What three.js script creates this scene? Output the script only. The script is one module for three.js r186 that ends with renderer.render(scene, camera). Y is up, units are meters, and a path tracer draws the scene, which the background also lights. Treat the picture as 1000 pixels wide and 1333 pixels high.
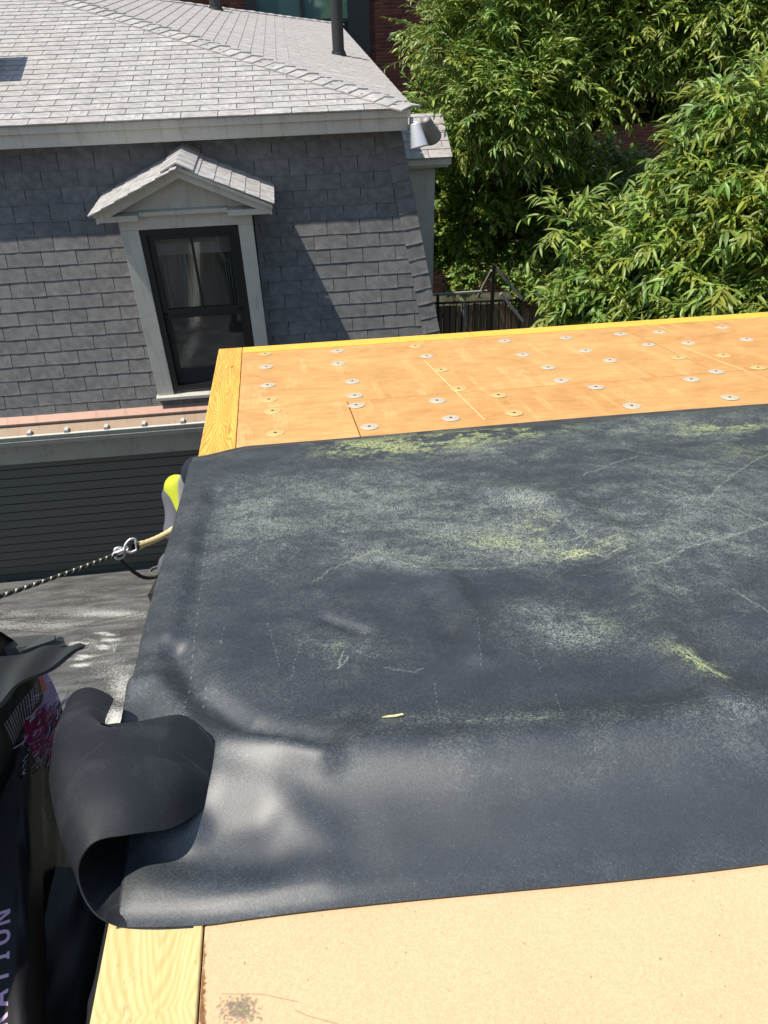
import * as THREE from 'three';
import { mergeGeometries, mergeVertices } from 'three/addons/utils/BufferGeometryUtils.js';
import { RoundedBoxGeometry } from 'three/addons/geometries/RoundedBoxGeometry.js';
import { MarchingCubes } from 'three/addons/objects/MarchingCubes.js';

// ---------------------------------------------------------------- camera, sky, sun, exposure
const scene = new THREE.Scene();
const rad = (d) => d * Math.PI / 180;
const FOCAL = 963, PITCH = rad(37.5), ROLL = rad(-1.5);
const camera = new THREE.PerspectiveCamera(2 * Math.atan(666.5 / FOCAL) * 180 / Math.PI, 0.75, 0.05, 600);
camera.rotation.order = 'YXZ';
camera.position.set(0, 8, 0);
camera.rotation.set(-PITCH, 0, ROLL);
camera.updateMatrixWorld(true);
const renderer = new THREE.WebGLRenderer({ antialias: true });
renderer.toneMapping = THREE.LinearToneMapping;
renderer.toneMappingExposure = 1.25;
renderer.shadowMap.enabled = true;

const UX = new THREE.Vector3(Math.sin(rad(84)), 0, -Math.cos(rad(84)));   // along the neighbour's facade
const MZ = new THREE.Vector3(Math.cos(rad(84)), 0, Math.sin(rad(84)));    // out of the facade
const sunDir = new THREE.Vector3().addScaledVector(UX, -0.43).addScaledVector(MZ, 0.07).add(new THREE.Vector3(0, 1, 0)).normalize();
{ // pale summer sky with thin haze, computed
  const W = 256, H = 128, d = new Float32Array(W * H * 4);
  for (let j = 0; j < H; j++) for (let i = 0; i < W; i++) {
    const el = ((j + 0.5) / H - 0.5) * Math.PI, up = Math.max(0, Math.sin(el)), k = Math.pow(1 - up, 2.2), q = (j * W + i) * 4;
    const c = 0.5 + 0.5 * Math.sin(i / W * Math.PI * 12 + Math.sin(j * 0.21) * 2) * Math.sin(j * 0.19 + Math.sin(i / W * Math.PI * 8)), cl = 0.35 * Math.max(0, c - 0.35) * (1 - k * 0.4);
    const z = [0.23, 0.35, 0.55], h = [0.41, 0.45, 0.49], w = 0.55;
    for (let n = 0; n < 3; n++) { const b = z[n] + (h[n] - z[n]) * k; d[q + n] = el < 0 ? 0.08 : b + (w - b) * cl; } d[q + 3] = 1;
  }
  const t = new THREE.DataTexture(d, W, H, THREE.RGBAFormat, THREE.FloatType);
  t.mapping = THREE.EquirectangularReflectionMapping; t.magFilter = t.minFilter = THREE.LinearFilter; t.needsUpdate = true;
  scene.background = t; scene.environment = t;
}
const sun = new THREE.DirectionalLight(0xfff5e8, 4.6);
sun.position.copy(sunDir).multiplyScalar(40).add(new THREE.Vector3(0, 5, -6));
sun.target.position.set(0, 5, -6);
sun.castShadow = true;
sun.shadow.mapSize.set(4096, 4096);
Object.assign(sun.shadow.camera, { left: -16, right: 16, top: 16, bottom: -16, near: 1, far: 90 });
scene.add(sun, sun.target);

// ---------------------------------------------------------------- helpers
let seed = 7;
const rnd = () => { seed = (seed + 0x6d2b79f5) | 0; let t = Math.imul(seed ^ (seed >>> 15), 1 | seed); t = (t + Math.imul(t ^ (t >>> 7), 61 | t)) ^ t; return ((t ^ (t >>> 14)) >>> 0) / 4294967296; };
const rr = (a, b) => a + (b - a) * rnd();
const V = (x, y, z) => new THREE.Vector3(x, y, z);
const lat = new Float32Array(65536); for (let i = 0; i < 65536; i++) lat[i] = rnd();
function vn(x, y) {
  const xi = Math.floor(x), yi = Math.floor(y), fx = x - xi, fy = y - yi;
  const ux = fx * fx * (3 - 2 * fx), uy = fy * fy * (3 - 2 * fy);
  const a = lat[(xi & 255) + ((yi & 255) << 8)], b = lat[((xi + 1) & 255) + ((yi & 255) << 8)];
  const c = lat[(xi & 255) + (((yi + 1) & 255) << 8)], d = lat[((xi + 1) & 255) + (((yi + 1) & 255) << 8)];
  return a + (b - a) * ux + (c - a) * uy + (a - b - c + d) * ux * uy;
}
const fbm = (x, y, o = 4) => { let s = 0, a = 0.5, n = 0; for (let i = 0; i < o; i++) { s += a * vn(x, y); n += a; a *= 0.5; x = x * 2.03 + 17.1; y = y * 2.03 + 5.3; } return s / n; };
const clamp = (x, a = 0, b = 1) => Math.min(b, Math.max(a, x));
const smooth = (a, b, x) => { const t = clamp((x - a) / (b - a)); return t * t * (3 - 2 * t); };
const mix = (a, b, t) => a + (b - a) * t;

const names = {};
function numbered(name) { const n = names[name] = (names[name] ?? -1) + 1; return n ? name + '_' + String(n).padStart(3, '0') : name; }
function tag(o, label, category, group, kind) {
  if (label) o.userData.label = label;
  if (category) o.userData.category = category;
  if (group) o.userData.group = group;
  if (kind) o.userData.kind = kind;
  return o;
}
function thing(name, label, category, pos = V(0, 0, 0), group) {
  const o = new THREE.Group(); o.name = numbered(name); o.position.copy(pos); scene.add(o);
  return tag(o, label, category, group);
}
function part(name, geo, mat, parent, label, kind) {
  const g = Array.isArray(geo) ? mergeAll(geo) : geo;
  const m = new THREE.Mesh(g, mat); m.name = name; m.castShadow = m.receiveShadow = true; parent.add(m);
  if (label) m.userData.label = label;
  if (kind) m.userData.kind = kind;
  return m;
}
function mergeAll(list) {
  return mergeGeometries(list.map((g) => {
    let h = g.index ? g.toNonIndexed() : g;
    for (const k of Object.keys(h.attributes)) if (!['position', 'normal', 'uv'].includes(k)) h.deleteAttribute(k);
    if (!h.attributes.uv) h.setAttribute('uv', new THREE.BufferAttribute(new Float32Array(h.attributes.position.count * 2), 2));
    return h;
  }));
}
function muv(g, ou = 0, ov = 0, swap = false) {   // uv in metres from the face directions
  const h = g.index ? g.toNonIndexed() : g;
  const p = h.attributes.position, n = h.attributes.normal, uv = new Float32Array(p.count * 2);
  for (let i = 0; i < p.count; i++) {
    const ax = Math.abs(n.getX(i)), ay = Math.abs(n.getY(i)), az = Math.abs(n.getZ(i));
    let u, v;
    if (ay >= ax && ay >= az) { u = p.getX(i); v = p.getZ(i); } else if (ax >= az) { u = p.getZ(i); v = p.getY(i); } else { u = p.getX(i); v = p.getY(i); }
    if (swap) [u, v] = [v, u];
    uv[i * 2] = u + ou; uv[i * 2 + 1] = v + ov;
  }
  h.setAttribute('uv', new THREE.BufferAttribute(uv, 2));
  return h;
}
const box = (x0, x1, y0, y1, z0, z1) => muv(new THREE.BoxGeometry(x1 - x0, y1 - y0, z1 - z0).translate((x0 + x1) / 2, (y0 + y1) / 2, (z0 + z1) / 2));
const rbox = (x0, x1, y0, y1, z0, z1, r = 0.004, swap = false) => { const cx = (x0 + x1) / 2, cy = (y0 + y1) / 2, cz = (z0 + z1) / 2; return muv(new RoundedBoxGeometry(x1 - x0, y1 - y0, z1 - z0, 2, r), cx, cz, swap).translate(cx, cy, cz); };
function polyGeo(pts, quads) {   // flat-shaded polygons: lists of point indices
  const pos = [], uv = [];
  for (const q of quads) for (let k = 1; k + 1 < q.length; k++) for (const i of [q[0], q[k], q[k + 1]]) pos.push(...pts[i]);
  const g = new THREE.BufferGeometry();
  g.setAttribute('position', new THREE.Float32BufferAttribute(pos, 3));
  g.computeVertexNormals();
  return muv(g);
}
function prism(outline, z0, z1) {   // outline in x, y (anticlockwise) pulled from z0 to z1
  const s = new THREE.Shape(outline.map(([x, y]) => new THREE.Vector2(x, y)));
  return muv(new THREE.ExtrudeGeometry(s, { depth: z1 - z0, bevelEnabled: false }).translate(0, 0, z0));
}
const tube = (pts, r, seg = 40, rs = 8) => new THREE.TubeGeometry(new THREE.CatmullRomCurve3(pts), seg, r, rs, false);
const bar = (a, b, r, rs = 8) => new THREE.TubeGeometry(new THREE.LineCurve3(a, b), 1, r, rs, false);
function bar4(a, b, w, h = w) {
  const g = new THREE.BoxGeometry(w, h, a.distanceTo(b)); const m = new THREE.Matrix4().lookAt(a, b, V(0, 1, 0.001)).setPosition(a.clone().add(b).multiplyScalar(0.5));
  return muv(g.applyMatrix4(m));
}
function canvas(w, h) { const c = document.createElement('canvas'); c.width = w; c.height = h; return [c, c.getContext('2d')]; }
function tex(c, srgb = true, repeat = true) {
  const t = new THREE.CanvasTexture(c); if (srgb) t.colorSpace = THREE.SRGBColorSpace;
  t.wrapS = t.wrapT = repeat ? THREE.RepeatWrapping : THREE.ClampToEdgeWrapping; t.magFilter = THREE.LinearFilter; t.anisotropy = 8; return t;
}
function paint(w, h, f) {   // f(u, v) -> [r, g, b] 0..255 in sRGB
  const [c, x] = canvas(w, h), im = x.createImageData(w, h), d = im.data;
  for (let j = 0; j < h; j++) for (let i = 0; i < w; i++) { const k = (j * w + i) * 4, q = f(i / w, j / h, i, j); d[k] = q[0]; d[k + 1] = q[1]; d[k + 2] = q[2]; d[k + 3] = 255; }
  x.putImageData(im, 0, 0); return [c, x];
}
const std = (o) => new THREE.MeshStandardMaterial({ roughness: 0.85, ...o });
const lin = (r, g, b) => new THREE.Color().setRGB(r, g, b);
const scaled = (t, su, sv) => { const q = t.clone(); q.repeat.set(su, sv); return q; };

// where a line of sight through a point of the photograph (1000 x 1333) meets planes of the place: used to take measurements
const camM = camera.matrixWorld.clone();
const ray = (px, py) => V(px - 500, 666.5 - py, -FOCAL).applyMatrix4(new THREE.Matrix4().extractRotation(camM)).normalize();
const CAM = V(0, 8, 0);
const at = (px, py, dist) => CAM.clone().addScaledVector(ray(px, py), dist);
// the roof being covered: s along its far edge, h off its surface, t towards the camera
const RO = V(-0.95177, 6.11803, -4.07331), RA = V(0.98946, -0.02080, -0.14329).normalize(), RN = V(-0.00905, 0.97880, -0.20461).normalize();
const RB = RA.clone().cross(RN).normalize();
const roofM = new THREE.Matrix4().makeBasis(RA, RN, RB).setPosition(RO);
const roofInv = roofM.clone().invert();
function roofAt(px, py, h = 0) { const r = ray(px, py), t = (h - CAM.clone().sub(RO).dot(RN)) / r.dot(RN); return CAM.clone().addScaledVector(r, t).applyMatrix4(roofInv); }   // (s, h, t)
const st = (px, py, h = 0) => { const p = roofAt(px, py, h); return [p.x, p.z]; };
function roofThing(name, label, category, group) { const o = thing(name, label, category, V(0, 0, 0), group); roofM.decompose(o.position, o.quaternion, o.scale); return o; }
// the neighbour's house: x along the facade, y up, z out of the facade, z = 0 at the foot of the mansard
const HZ = -6.6;
function houseAt(px, py, z) { const r = ray(px, py), t = (z + HZ) / r.dot(MZ), p = CAM.clone().addScaledVector(r, t); return V(p.dot(UX), p.y, z); }
function houseThing(name, label, category, group) { const o = thing(name, label, category, MZ.clone().multiplyScalar(HZ), group); o.rotation.y = rad(6); return o; }
const houseW = (x, y, z) => V(0, y, 0).addScaledVector(UX, x).addScaledVector(MZ, z + HZ);

// ---------------------------------------------------------------- materials
const [granC] = paint(512, 512, (u, v, i, j) => { const g = 150 + 70 * (rnd() - 0.5) + 50 * (lat[(i * 7 + j * 131) & 65535] - 0.5) + 46 * (fbm(i / 46, j / 46, 3) - 0.5); return [g, g, g]; });
const granT = scaled(tex(granC), 1 / 0.55, 1 / 0.55), granB = scaled(tex(granC, false), 1 / 0.55, 1 / 0.55);
const shingleMat = (r, g, b) => std({ color: lin(r, g, b), map: granT, bumpMap: granB, bumpScale: 0.0012, roughness: 0.95 });
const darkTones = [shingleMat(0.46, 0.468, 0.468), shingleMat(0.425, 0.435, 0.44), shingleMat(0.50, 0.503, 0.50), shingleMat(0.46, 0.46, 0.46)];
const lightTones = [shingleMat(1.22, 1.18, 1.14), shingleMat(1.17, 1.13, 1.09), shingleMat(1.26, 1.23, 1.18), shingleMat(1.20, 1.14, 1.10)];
const underMat = std({ color: lin(0.025, 0.026, 0.028), roughness: 1 });  // near-black backing, a stand-in for shade in the gaps between shingles
const [paintC] = paint(256, 256, (u, v, i, j) => { const g = 226 + 20 * (fbm(i / 30, j / 30, 4) - 0.5) + 10 * (rnd() - 0.5) - (fbm(i / 9 + 40, j / 60, 3) > 0.68 ? 14 : 0); return [g, g, g - 3]; });
const paintT = scaled(tex(paintC), 1.2, 1.2);
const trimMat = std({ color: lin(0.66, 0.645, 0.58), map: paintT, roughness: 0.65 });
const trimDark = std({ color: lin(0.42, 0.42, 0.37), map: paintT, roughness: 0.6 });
const sidingMat = std({ color: lin(0.10, 0.104, 0.088), roughness: 0.6 });
const blackFrame = std({ color: lin(0.012, 0.013, 0.014), roughness: 0.4 });
const glassMat = new THREE.MeshPhysicalMaterial({ color: 0xffffff, transmission: 1, thickness: 0, roughness: 0.02, ior: 1.5 });
const metalMat = std({ color: lin(0.6, 0.6, 0.6), metalness: 0.9, roughness: 0.4 });
const blackMetal = std({ color: lin(0.02, 0.02, 0.02), roughness: 0.5 });

// ================================================================ GROUND AND BRICK BUILDING
{
  const [c] = paint(512, 512, (u, v, i, j) => { const n = fbm(i / 40, j / 40, 5), m = rnd() * 26; return [62 * n + m + 14, 60 * n + m + 14, 42 * n + m + 8]; });
  const g = new THREE.PlaneGeometry(600, 600).rotateX(-Math.PI / 2);
  const o = part('ground', muv(g), std({ map: scaled(tex(c), 0.4, 0.4), roughness: 1 }), scene); o.userData.kind = 'structure';
  o.userData.label = 'dark bare yard ground between the houses';
}
{
  const W = 512, H = 512;   // 8 bricks by 24 courses: 1.68 m by 1.8 m
  const tone = []; for (let i = 0; i < 8 * 24; i++) tone.push([rr(-14, 16), rr(-6, 6)]);
  const cell = (i, j) => { const row = Math.floor(j / H * 24), fy = j / H * 24 - row, x = (i / W * 8 + (row % 2) * 0.5) % 8, col = Math.floor(x), fx = x - col; return [row, col, fx, fy]; };
  const [bc] = paint(W, H, (u, v, i, j) => { const [row, col, fx, fy] = cell(i, j), n = 24 * (rnd() - 0.5); if (fy < 0.14 || fx < 0.05) return [62 + n, 44 + n, 38 + n]; const [a, b] = tone[row * 8 + col]; return [78 + a + n, 40 + a * 0.6 + b + n * 0.7, 32 + a * 0.5 + n * 0.7]; });
  const [bb] = paint(W, H, (u, v, i, j) => { const [, , fx, fy] = cell(i, j), g = fy < 0.14 || fx < 0.05 ? 60 : 200 + rnd() * 40; return [g, g, g]; });
  const brick = std({ map: scaled(tex(bc), 1 / 1.68, 1 / 1.8), bumpMap: scaled(tex(bb, false), 1 / 1.68, 1 / 1.8), bumpScale: 0.008, roughness: 0.95 });
  const z = -13.6;   // in house space
  const b = houseThing('brick_building', 'dark red brick building with black framed windows behind the pale roof and trees', 'building');
  const a0 = houseAt(333, 0, z), a1 = houseAt(453, 28, z), lo = houseAt(400, 25, z), sp = houseAt(430, 48, z);
  const x0 = a0.x, x1 = a1.x, y0 = lo.y, y1 = y0 + 1.7;
  // wall with the window opening left free
  const L = -16, Rr = 22, T = 15;
  part('wall', [box(L, x0 - 0.25, 0, T, z - 0.4, z), box(x1 + 0.5, Rr, 0, T, z - 0.4, z), box(x0 - 0.25, x1 + 0.5, 0, y0 - 0.75, z - 0.4, z), box(x0 - 0.25, x1 + 0.5, y1 + 0.2, T, z - 0.4, z), box(L, Rr, 0, T, z - 9, z - 8.6)], brick, b);
  part('roof', box(L - 0.1, Rr + 0.1, T, T + 0.3, z - 9.1, z + 0.1), underMat, b);
  const w = new THREE.Group(); w.name = 'window'; b.add(w);
  const xm = houseAt(393, 10, z).x;
  part('frame', [box(x0 - 0.25, x0, y0 - 0.75, y1 + 0.2, z - 0.12, z + 0.02), box(x1, x1 + 0.5, y0 - 0.75, y1 + 0.2, z - 0.12, z + 0.02), box(xm - 0.04, xm + 0.04, y0, y1, z - 0.1, z), box(x0, x1, y0 - 0.08, y0, z - 0.1, z + 0.01), box(x0, x1, y1, y1 + 0.2, z - 0.1, z + 0.01), box(x0, x1, y0 - 0.75, y0 - 0.08, z - 0.15, z - 0.03)], std({ color: lin(0.018, 0.024, 0.026), roughness: 0.5 }), w);
  const pm = new THREE.MeshPhysicalMaterial({ color: lin(0.22, 0.40, 0.38), roughness: 0.05, metalness: 0.6, ior: 1.6 });
  part('pane', box(x0, xm - 0.04, y0, y1, z - 0.08, z - 0.06), pm, w); part('pane', box(xm + 0.04, x1, y0, y1, z - 0.08, z - 0.06), pm, w);
  // a second window column, mostly behind the leaves
  const w2 = new THREE.Group(); w2.name = 'window'; b.add(w2);
  const c0 = houseAt(690, 0, z).x, c1 = houseAt(800, 0, z).x;
  part('frame', [box(c0 - 0.08, c0, y0, y1, z, z + 0.05), box(c1, c1 + 0.08, y0, y1, z, z + 0.05), box((c0 + c1) / 2 - 0.04, (c0 + c1) / 2 + 0.04, y0, y1, z + 0.005, z + 0.05), box(c0 - 0.08, c1 + 0.08, y0 - 0.08, y0, z, z + 0.05)], blackFrame, w2);
  part('pane', box(c0, c1, y0, y1, z + 0.002, z + 0.02), pm, w2);
}

// ================================================================ NEIGHBOUR'S HOUSE
const house = houseThing('mansard_house', 'grey shingled mansard house with pale upper roof, gabled dormer and dark siding', 'house');
const LEAN = rad(15), MH0 = 4.43;                        // mansard leans back 15 degrees from its foot
const zf = -6.965 - HZ, YT = 6.90, HIPX = 1.05;          // eave line of the upper roof
function shingleGeo(w, h, curl = 0) {   // a tab lying in x (0..w), y (0 = butt .. h), z outwards
  const nx = 4, P = [], q = [];
  const e = Array.from({ length: nx + 1 }, () => [rr(-0.0014, 0.0014), rr(0, 0.002) + curl * rnd()]);
  for (let i = 0; i <= nx; i++) {
    const x = w * i / nx;
    P.push([x, h, 0.0015], [x, e[i][0] + 0.02, 0.0075 + e[i][1] * 0.5], [x, e[i][0], 0.0085 + e[i][1]], [x, e[i][0] + 0.001, -0.002]);
  }
  for (let i = 0; i < nx; i++) { const a = i * 4, b = a + 4; q.push([a + 1, b + 1, b, a], [a + 2, b + 2, b + 1, a + 1], [a + 3, b + 3, b + 2, a + 2]); }
  q.push([0, 1, 2, 3].map((k) => k).reverse(), [0, 1, 2, 3].map((k) => nx * 4 + k));
  const g = polyGeo(P, q); const uv = g.attributes.uv, ou = rnd() * 3, ov = rnd() * 3;
  for (let i = 0; i < uv.count; i++) uv.setXY(i, uv.getX(i) + ou, uv.getY(i) + ov);
  return g;
}
const TAB = 0.305, GAP = 0.006;
{ // body and walls
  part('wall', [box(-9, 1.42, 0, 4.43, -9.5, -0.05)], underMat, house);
  // lap siding boards; open gaps over the black wall imitate the lap shadows
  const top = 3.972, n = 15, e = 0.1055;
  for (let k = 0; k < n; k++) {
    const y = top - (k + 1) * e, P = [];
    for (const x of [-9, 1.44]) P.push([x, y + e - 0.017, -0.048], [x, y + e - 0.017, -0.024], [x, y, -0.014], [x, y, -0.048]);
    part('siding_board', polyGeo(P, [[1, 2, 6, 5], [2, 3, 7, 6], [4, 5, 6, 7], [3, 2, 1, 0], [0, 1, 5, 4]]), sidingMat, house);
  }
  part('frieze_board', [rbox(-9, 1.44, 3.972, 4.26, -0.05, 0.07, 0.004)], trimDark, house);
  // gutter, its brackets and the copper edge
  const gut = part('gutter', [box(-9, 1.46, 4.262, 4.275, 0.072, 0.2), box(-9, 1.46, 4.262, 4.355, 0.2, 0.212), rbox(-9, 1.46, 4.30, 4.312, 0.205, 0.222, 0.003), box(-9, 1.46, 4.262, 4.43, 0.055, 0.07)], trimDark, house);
  part('gutter_lip', rbox(-9, 1.46, 4.352, 4.366, 0.198, 0.222, 0.004), std({ color: lin(0.62, 0.62, 0.56), roughness: 0.5 }), gut);
  part('gutter_lining', polyGeo([[-9, 4.40, 0.071], [1.46, 4.40, 0.071], [1.46, 4.352, 0.199], [-9, 4.352, 0.199], [-9, 4.30, 0.199], [1.46, 4.30, 0.199]], [[3, 2, 1, 0], [4, 5, 2, 3]]), std({ color: lin(0.42, 0.30, 0.21), map: paintT, roughness: 0.6 }), gut);
  const wb = std({ color: lin(0.5, 0.49, 0.46), roughness: 0.5 });
  for (const px of [36, 86, 139, 189, 240, -14, -65, 291]) { const x = houseAt(px, 560, 0.2).x; part('bracket', [rbox(x - 0.018, x + 0.018, 4.358, 4.396, 0.15, 0.215, 0.0015)], wb, gut); }
  const cop = std({ color: lin(0.55, 0.34, 0.27), map: paintT, roughness: 0.5, metalness: 0.15 });
  part('copper_edge', polyGeo([[-9, 4.47, -0.012], [1.46, 4.47, -0.012], [1.46, 4.432, 0.088], [-9, 4.432, 0.088], [-9, 4.422, 0.088], [1.46, 4.422, 0.088], [1.46, 4.44, -0.012], [-9, 4.44, -0.012]], [[3, 2, 1, 0], [4, 5, 2, 3], [7, 6, 5, 4]]), cop, house);
}
const DX0 = -1.476, DX1 = -0.368;   // outer edges of the dormer
{ // mansard slope
  const man = part('mansard_roof', prism([[-9, 0], [1.365, 0], [1.365 - 0.172 * 2.5, 2.5], [-9, 2.5]], -0.2, -0.003), underMat, house);
  man.position.set(0, MH0, 0); man.rotation.x = -LEAN;
  const hipX = (v) => 1.385 - 0.172 * v;
  const ys = [540, 524.5, 508, 490, 472, 455, 437, 419, 401, 382.5, 363.3, 343.6, 324.5, 305, 286.5, 264, 243, 221];
  const vs = ys.map((y) => { const r = ray(100, y); // point on the leaning plane
    const nW = MZ.clone().multiplyScalar(Math.cos(LEAN)).add(V(0, Math.sin(LEAN), 0)), o = houseW(0, MH0, 0);
    const p = CAM.clone().addScaledVector(r, o.clone().sub(CAM).dot(nW) / r.dot(nW)); return (p.y - MH0) / Math.cos(LEAN); });
  vs[0] = 0.03;
  for (let k = 0; k < 2; k++) vs.push(vs[vs.length - 1] + 0.139);
  const full = Array.from({ length: 6 }, () => shingleGeo(TAB - GAP, 0.19, 0.002));
  vs.forEach((v, row) => {
    const e = (vs[row + 1] ?? v + 0.139) - v, yTop = MH0 + (v + e) * Math.cos(LEAN);
    let x = -2.77 - 10 * TAB + (row % 2) * TAB * 0.5 + (row % 3) * 0.012;
    for (; x < hipX(v); x += TAB) {
      if (x < -3.6) continue;
      let a = x, b = x + TAB - GAP; const lim = hipX(v + 0.05) - 0.05; b = Math.min(b, lim);
      if (yTop < 6.24 && v * Math.cos(LEAN) + MH0 > 4.52) { if (a < DX0 && b > DX0) b = Math.min(b, DX0 + 0.005); else if (a < DX1 && b > DX1) a = DX1 - 0.005; else if (a >= DX0 && b <= DX1) continue; }
      if (b - a < 0.03) continue;
      const whole = b - a > TAB - GAP - 0.001;
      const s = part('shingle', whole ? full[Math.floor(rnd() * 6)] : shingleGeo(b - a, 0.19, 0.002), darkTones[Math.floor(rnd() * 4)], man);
      s.position.set(a, v + rr(-0.0015, 0.0015), rr(0, 0.002));
    }
  });
  // hip cap shingles down the right-hand corner
  let v = 0.02;
  for (let k = 0; k < 17; k++) {
    const g = shingleGeo(0.165, 0.2, 0.006).translate(-0.15, 0, 0.009);
    const s = part('hip_cap', [g, polyGeo([[0.014, 0, 0.018], [0.014, 0.2, 0.011], [0.016, 0.2, -0.02], [0.016, 0, -0.02]], [[0, 1, 2, 3].reverse(), [0, 1, 2, 3]])], darkTones[k % 4], man);
    s.position.set(hipX(v), v, 0); s.rotation.z = Math.atan(0.172); v += 0.137;
  }
  // the side of the mansard that turns the corner
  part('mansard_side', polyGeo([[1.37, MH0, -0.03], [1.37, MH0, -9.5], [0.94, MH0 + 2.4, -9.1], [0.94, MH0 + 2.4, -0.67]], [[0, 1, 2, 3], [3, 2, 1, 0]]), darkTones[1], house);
}
{ // upper roof: fascia, two hipped faces
  part('fascia_board', [rbox(-9, HIPX - 0.02, 6.722, 6.826, zf - 0.12, zf - 0.025, 0.004), box(-9, HIPX - 0.05, 6.722, 6.746, zf - 0.6, zf - 0.12)], trimMat, house);
  part('crown_board', [rbox(-9, HIPX, 6.828, 6.89, zf - 0.12, zf - 0.003, 0.005), rbox(HIPX - 0.12, HIPX, 6.828, 6.89, -9.4, zf - 0.121, 0.005), rbox(HIPX - 0.14, HIPX - 0.02, 6.722, 6.826, -9.4, zf - 0.121, 0.004)], trimMat, house);
  const PI = rad(11.5), cp = Math.cos(PI), sp = Math.sin(PI), E = 0.127;
  const front = part('upper_roof', polyGeo([[-9, 0, -0.004], [HIPX, 0, -0.004], [HIPX - 4.4 * cp, 4.4, -0.004], [-9, 4.4, -0.004]], [[0, 1, 2, 3]]), underMat, house);
  front.position.set(0, YT, zf); front.rotation.x = -(Math.PI / 2 - PI);
  const full = Array.from({ length: 6 }, () => shingleGeo(TAB - GAP, 0.17)); const rest = []; let count = 0;
  for (let row = 0; row < 34; row++) {
    const v = row * E - 0.02;
    for (let x = -12 * TAB + ((row * 0.5) % 1) * TAB + 0.05 - Math.floor(row / 2) * 0.004; x < HIPX - v * cp; x += TAB) {
      const lim = HIPX - (v + 0.06) * cp; const b = Math.min(x + TAB - GAP, lim); if (b - x < 0.03 || x < -3.7) continue;
      const whole = b - x > TAB - GAP - 0.001, g = whole ? full[Math.floor(rnd() * 6)] : shingleGeo(b - x, 0.17);
      const vx = x, vy = v + rr(-0.002, 0.002);
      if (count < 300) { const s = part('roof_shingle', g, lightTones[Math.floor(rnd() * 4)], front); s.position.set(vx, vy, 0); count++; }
      else rest.push(g.clone().translate(vx, vy, 0));
    }
  }
  if (rest.length) part('far_roof_shingles', rest, lightTones[0], front, null, 'stuff');
  // right-hand face
  const sideG = [], LEN = 8.6, X = V(0, 0, -1), Y = V(-cp, sp, 0), Z = V(sp, cp, 0);
  const side = part('side_roof', polyGeo([[0, 0, -0.004], [LEN, 0, -0.004], [LEN / 2, LEN / 2 / cp, -0.004]], [[0, 1, 2]]), underMat, house);
  side.matrixAutoUpdate = true; new THREE.Matrix4().makeBasis(X, Y, Z).setPosition(HIPX, YT, zf).decompose(side.position, side.quaternion, side.scale);
  for (let row = 0; row < 33; row++) {
    const v = row * E - 0.02;
    for (let x = Math.max(0, v * cp) - ((row * 0.5) % 1) * TAB; x < LEN - v * cp; x += TAB) {
      const a = Math.max(x, (v + 0.05) * cp), b = Math.min(x + TAB - GAP, LEN - (v + 0.06) * cp); if (b - a < 0.02) continue;
      sideG.push((b - a > TAB - GAP - 0.001 ? full[Math.floor(rnd() * 6)].clone() : shingleGeo(b - a, 0.17)).translate(a, v, 0));
    }
  }
  part('side_shingles', sideG, lightTones[3], side, null, 'stuff');
  // caps along both hips of that face
  const cap = (A, B, n, nrmA, nrmB, name) => {
    const d = B.clone().sub(A).normalize(), l = A.distanceTo(B) / n;
    for (let k = 0; k < n; k++) {
      const p0 = A.clone().addScaledVector(d, k * l - 0.01), p1 = A.clone().addScaledVector(d, k * l + l + 0.06);
      const up0 = V(0, 0.021 + rr(0, 0.006), 0), up1 = V(0, 0.010, 0), wa = nrmA.clone().multiplyScalar(0.14), wb = nrmB.clone().multiplyScalar(0.14), dn = V(0, -0.012, 0);
      const P = [p0.clone().add(up0).add(wa), p0.clone().add(up0), p0.clone().add(up0).add(wb), p1.clone().add(up1).add(wa), p1.clone().add(up1), p1.clone().add(up1).add(wb)];
      const Q = P.slice(0, 3).map((q) => q.clone().add(dn));
      const all = [...P, ...Q, P[3].clone().add(dn), P[5].clone().add(dn)].map((q) => [q.x, q.y, q.z]);
      part(name, polyGeo(all, [[0, 1, 4, 3], [1, 2, 5, 4], [6, 7, 1, 0], [7, 8, 2, 1], [9, 6, 0, 3], [8, 10, 5, 2]]), lightTones[k % 4], house);
    }
  };
  const C0 = V(HIPX, YT, zf), AP = V(HIPX - LEN / 2, YT + LEN / 2 * Math.tan(PI), zf - LEN / 2), C1 = V(HIPX, YT, zf - LEN);
  const hd = AP.clone().sub(C0).normalize();
  const fN = V(0, cp, sp), sN = V(sp, cp, 0), bN = V(0, cp, -sp), hd2 = AP.clone().sub(C1).normalize();
  cap(C0.clone(), AP, 42, fN.clone().cross(hd).normalize().multiplyScalar(-1).multiplyScalar(Math.sign(-fN.clone().cross(hd).x || 1) > 0 ? -1 : -1), sN.clone().cross(hd).normalize().multiplyScalar(-1), 'hip_cap');
  cap(C1.clone(), AP, 30, sN.clone().cross(hd2).normalize(), bN.clone().cross(hd2).normalize().multiplyScalar(-1), 'hip_cap');
  // far slope that closes the roof
  part('back_roof', polyGeo([[-9, YT, zf - LEN], [HIPX, YT, zf - LEN], [AP.x, AP.y, AP.z], [-9, AP.y, AP.z]], [[1, 0, 3, 2]]), lightTones[1], house);
}
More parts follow.
